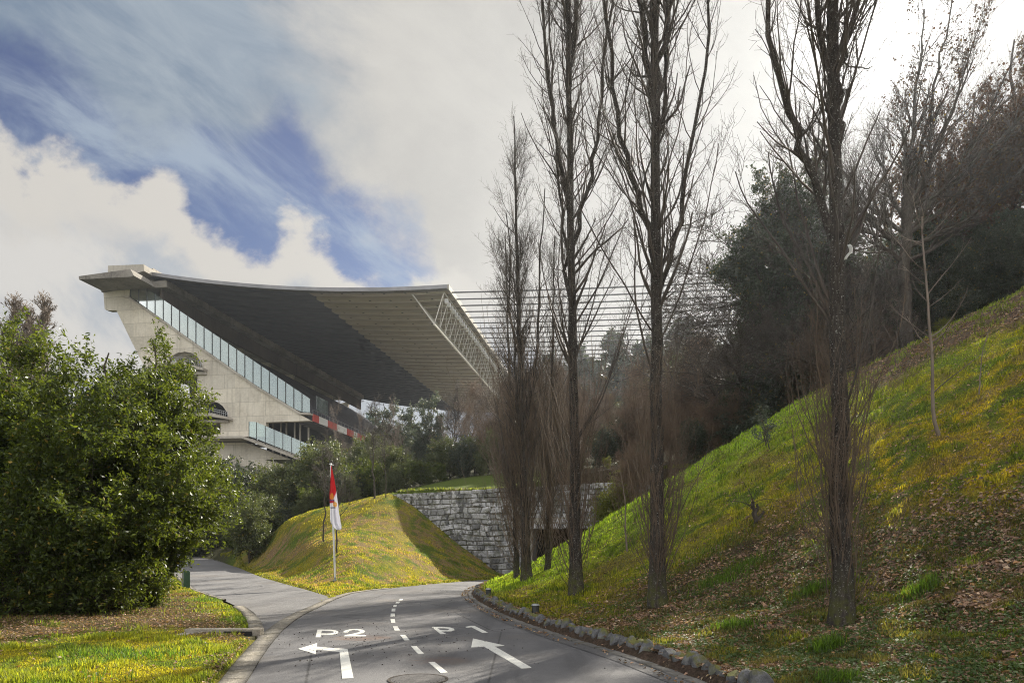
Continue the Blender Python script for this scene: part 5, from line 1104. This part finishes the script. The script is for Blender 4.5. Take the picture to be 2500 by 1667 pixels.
# ------------------------------------------------------------------ grass, weeds and fallen leaves
def scatter(n, y0, y1, xlo, xhi, pw=1.0, seed=1):
    g = np.random.default_rng(seed); u = g.random(n); y = (y0**(1-pw)+u*(y1**(1-pw)-y0**(1-pw)))**(1/(1-pw)) if pw != 1 else y0*(y1/y0)**u
    a = xlo+(xhi-xlo)*g.random(n); return a*y, y, g       # a = x/y slope range
def offroad(x, y, m=.22):
    i = pip(x, y, pm) | pip(x, y, ps); d = np.minimum(dline(x, y, pm[np.r_[0:len(pm), 0]]), dline(x, y, ps[np.r_[0:len(ps), 0]])); 
    sd = y-wall_y(x); return (~i) & (d > m) & ~((x > -8.8) & (sd > -.15))
def blades(name, x, y, g, hgt, wid, colf, label, mat='blade', lean=.6, tuft=None):
    z = H(x, y); n = len(x); a = g.random(n)*6.283; d = np.stack([np.cos(a), np.sin(a), np.zeros(n)], 1); s = np.stack([-d[:, 1], d[:, 0], np.zeros(n)], 1)
    h = hgt*(.5+1.0*g.random(n)); w_ = wid*(.7+.6*g.random(n)); P_ = np.stack([x, y, z-.01], 1); ln = (lean*g.random(n)*h)[:, None]
    mid = P_+d*ln*.35+np.array([0, 0, 1])*(h*.6)[:, None]; tip = P_+d*ln+np.array([0, 0, 1])*(h*.95)[:, None]
    V = np.stack([P_-s*w_[:, None]*.5, P_+s*w_[:, None]*.5, mid+s*w_[:, None]*.38, mid-s*w_[:, None]*.38, tip], 1).reshape(-1, 3)
    b_ = np.arange(n)*5; F4 = np.stack([b_, b_+1, b_+2, b_+3], 1); F3 = np.stack([b_+3, b_+2, b_+4], 1)
    c = np.repeat(colf, 5, axis=0); o = mk(name, V, [F4, F3], M[mat], col=c); return tag(o, label, 'grass', kind='stuff')
# bank
x, y, g = scatter(380000, 5, 40, -.1, .85, 1.6, 21); k = offroad(x, y, .5); x, y = x[k], y[k]
xe = np.interp(np.clip(y, -8, 39), MR[:, 1][MR[:, 1] < 39.6], MR[:, 0][MR[:, 1] < 39.6]); k = (x > xe+.5); x, y = x[k], y[k]
c = gcol(x, y); lit = soft(x, y, litterpoly, 1.2)*.62+soft(x, y, toppoly, 1.)*.93; cl = fbm(x*2.2+3, y*2.2); keep = g.random(len(x)) > lit*(1-.75*sst(cl, .52, .62)); x, y, c, cl = x[keep], y[keep], c[keep], cl[keep]
gmix = np.array([.10, .155, .022])*(1+.7*sst(y, 22, 34))[:, None]; t = (.22+.5*sst(cl, .48, .62))[:, None]; t = t*(.35+.65*sst(y, 16, 28))[:, None]; c = c*(1-t)*1.2+gmix*t  # blade green lifted with distance, sunlight on the crest put into the colour
hh = .035+.075*sst(cl, .48, .68)*(.5+.5*sst(y, 14, 24)); hh = hh*(1+.35*sst(y, 18, 34)); blades('grass', x, y, g, hh*1.2, .007+.0013*y, c, 'grass and moss covering the bank')
# left verge and mound
x, y, g = scatter(190000, 8.2, 30, -1.05, -.2, 1.6, 22); k = offroad(x, y, .28) & (x < -3); x, y = x[k], y[k]; lit = np.maximum(soft(x, y, vergelit, .5)*.88, soft(x, y, vl2, .2)*.8); k = g.random(len(x)) > lit; x, y = x[k], y[k]
c = gcol(x, y); cl = fbm(x*1.4+13, y*1.4); t = (.10+.45*sst(cl, .52, .66))[:, None]; c = c*(1-t)*1.25+np.array([.13, .19, .03])*t
blades('grass', x, y, g, .028+.08*sst(cl, .52, .7), .006+.0009*y, c, 'short yellow-green grass on the left verge')
x, y, g = scatter(150000, 25, 53, -.62, .02, 1.2, 23); k = offroad(x, y, .25) & (x < .5); x, y = x[k], y[k]; c = gcol(x, y)*1.15; cl = fbm(x*1.4+13, y*1.4)
blades('grass', x, y, g, .02+.16*cl*cl, .026+0*x, c, 'mossy grass on the mound')
# tufts
def tufts(pts, n, hgt, label):
    g = np.random.default_rng(77); X, Y = [], []
    for (u, v), sp_ in pts:
        p_ = hit(u, v); X.append(p_[0]+g.normal(size=n)*sp_); Y.append(p_[1]+g.normal(size=n)*sp_*.6)
    X = np.concatenate(X); Y = np.concatenate(Y); k = offroad(X, Y, .2); X, Y = X[k], Y[k]; blades('grass_tufts', X, Y, g, hgt, .012, np.tile([.08, .14, .025], (len(X), 1))*(.6+.8*g.random((len(X), 1))), label, lean=1.0)
tufts([((1720, 1295), .5), ((1690, 1320), .5), ((1650, 1340), .4), ((1900, 1490), .12), ((1915, 1580-10), .12), ((1690, 1440), .2), ((1865, 1360), .15), ((1600, 1180), .7), ((1640, 1260), .6), ((2120, 1355), .2)], 420, .16, 'tall green grass tufts on the bank')
tufts([((215, 1502), .35), ((350, 1500), .45), ((300, 1512), .4), ((530, 1385), .35), ((470, 1380), .4), ((560, 1425), .3), ((120, 1560), .4)], 420, .10, 'green weeds and grass tufts on the left verge')
# ragged grass along the road edges, the kerbs and the top of the wall
def edging(P, n, lo, hi, y0, y1, hgt, label, col=(.17, .17, .03), seed=5):
    g = np.random.default_rng(seed); q = P[(P[:, 1] > y0) & (P[:, 1] < y1)]; i_ = g.integers(0, len(q)-1, n); f_ = g.random((n, 1)); b_ = q[i_]*(1-f_)+q[i_+1]*f_; tt = nrmz(q[i_+1]-q[i_]); of = lo+(hi-lo)*g.random(n)
    X = b_[:, 0]+tt[:, 1]*of; Y = b_[:, 1]-tt[:, 0]*of; k = fbm(X*2.3, Y*2.3) > .42; X, Y = X[k], Y[k]
    blades('edge_grass', X, Y, g, hgt, .012+.0006*Y, np.tile(col, (len(X), 1))*(.5+1.0*g.random((len(X), 1))), label, lean=1.2)
edging(ML, 9000, -.42, -.10, 23.5, 42, .07, 'ragged grass hanging over the road edge of the mound')
edging(SR, 9000, .05, .40, 26, 75, .08, 'ragged grass along the side road foot of the mound')
edging(SL, 5000, -.55, -.24, 14, 48, .07, 'weeds along the left kerb of the side road', (.13, .17, .03)); edging(ML, 4000, -.50, -.2, 7, 15, .05, 'weeds beside the concrete band', (.13, .15, .03))
xw = np.linspace(-8.6, 12, 60); edging(np.stack([xw, wall_y(xw)], 1), 6000, -.9, -.15, 30, 60, .16, 'grass overhanging the top of the granite wall', (.10, .12, .03))
tufts([((900, 1180), .8), ((850, 1240), .9), ((950, 1260), .7), ((720, 1230), .9), ((820, 1300), .8), ((650, 1270), .8), ((1040, 1290), .6), ((880, 1310), .7)], 260, .09, 'scattered grass tufts on the mound')
# fallen leaves
def fallen(n, x, y, g, size, label, dens):
    k = g.random(len(x)) < dens; x, y = x[k], y[k]; z = H(x, y); P_ = np.stack([x, y, np.maximum(z, np.where(pip(x, y, pm), .012, z))+.008+.015*g.random(len(x))], 1); n = len(x)
    e = .05; gx = (H(x+e, y)-z)/e; gy = (H(x, y+e)-z)/e; nn = nrmz(np.stack([-gx, -gy, np.ones(n)], 1)+g.normal(size=(n, 3))*.30); d = nrmz(np.cross(nn, g.normal(size=(n, 3)))); u = np.cross(nn, d)
    sz = (size*(.6+.8*g.random(n))*(1+.012*np.maximum(y-12, 0)))[:, None]; cu = nn*sz*.22
    V = np.stack([P_-d*sz*.5+cu*.5, P_+u*sz*.32+cu, P_+d*sz*.5+cu*.3, P_-u*sz*.32+cu, P_], 1).reshape(-1, 3); b_ = np.arange(n)*5
    F = np.concatenate([np.stack([b_+i, b_+(i+1) % 4, b_+4], 1) for i in range(4)])
    pal = np.array([(.21, .135, .105), (.30, .20, .165), (.12, .075, .06), (.26, .15, .08), (.38, .30, .25)]); c = pal[g.choice(5, n, p=[.36, .2, .26, .1, .08])]*(.75+.5*g.random((n, 1)))
    return tag(mk('fallen_leaves', V, F, M['litter'], col=np.repeat(c, 5, 0)), label, 'fallen leaves', kind='stuff')
x, y, g = scatter(250000, 5, 42, -.1, .95, 1.7, 31); k = offroad(x, y, .28); x, y = x[k], y[k]; xe = np.interp(np.clip(y, -8, 39), MR[:, 1][MR[:, 1] < 39.6], MR[:, 0][MR[:, 1] < 39.6]); k = x > xe+.3; x, y, xe = x[k], y[k], xe[k]
lit = soft(x, y, litterpoly, 1.5); n3 = fbm(x*1.3+40, y*1.3+3); d = .12+.9*lit*sst(n3, .34, .5)+soft(x, y, toppoly, 1.)*1.+.6*sst(-(x-xe), -.75, -.5)*(y > 14); fallen(0, x, y, g, .074, 'brown fallen leaves strewn over the bank', np.clip(d, 0, 1))
x, y, g = scatter(70000, 8, 30, -1.0, -.2, 1.7, 32); k = offroad(x, y, .25) & (x < -3); x, y = x[k], y[k]; d = .03+.95*soft(x, y, vergelit, .5)+.9*soft(x, y, vl2, .25); fallen(0, x, y, g, .05, 'brown fallen leaves under the evergreens and by the kerb', np.clip(d, 0, .8))
g = np.random.default_rng(55); q = offs(MR2, 0.); q = q[q[:, 1] > 5]; i_ = g.integers(0, len(q)-1, 5200); f_ = g.random((5200, 1)); base = q[i_]*(1-f_)+q[i_+1]*f_; tt = nrmz(q[i_+1]-q[i_]); of = np.where(g.random(5200) < .8, .30+.22*g.random(5200), -.25+.5*g.random(5200)**2)
xx_ = base[:, 0]+tt[:, 1]*of; yy_ = base[:, 1]-tt[:, 0]*of; kk = fbm(xx_*1.2, yy_*1.2) > .42; fallen(0, xx_[kk], yy_[kk], g, .06, 'brown leaves gathered along the right kerb', 1.)
# ground ivy: small green leaf rosettes among the litter
x, y, g = scatter(150000, 5, 24, .1, .95, 1.7, 33); k = offroad(x, y, .6); x, y = x[k], y[k]; cl = fbm(x*1.8+23, y*1.8+9); k = (g.random(len(x)) < soft(x, y, litterpoly, 1.)*sst(cl, .30, .50)) ; x, y = x[k], y[k]; z = H(x, y)
P_ = np.stack([x, y, z+.02+.03*g.random(len(x))], 1); v, f = leaves(P_, np.full(len(x), .05), g, 1.7, 1.2); tag(mk('ground_ivy', v, f, M['leaf_green'] if 'leaf_green' in M else m_leaf('ivy_leaf', (.05, .085, .025), (.13, .18, .06), (.18, .26, .04), .6, .25, .25)), 'small green ground plants among the fallen leaves', 'ground cover', kind='stuff')

# ------------------------------------------------------------------ thin winter haze
b = MB(); b.box(-1600, 1800, -160, 3200, float(GZ.min())-1, 140)
mh, n = newmat('haze_air'); pv = n.node('ShaderNodeVolumePrincipled', {'Color': (.80, .86, .95, 1), 'Density': .00026, 'Anisotropy': .65}); o_ = n.node('ShaderNodeOutputMaterial'); n.l.new(pv.outputs[0], o_.inputs[1])
tag(b.build('haze', mh), 'thin pale haze in the air', 'haze', kind='stuff')
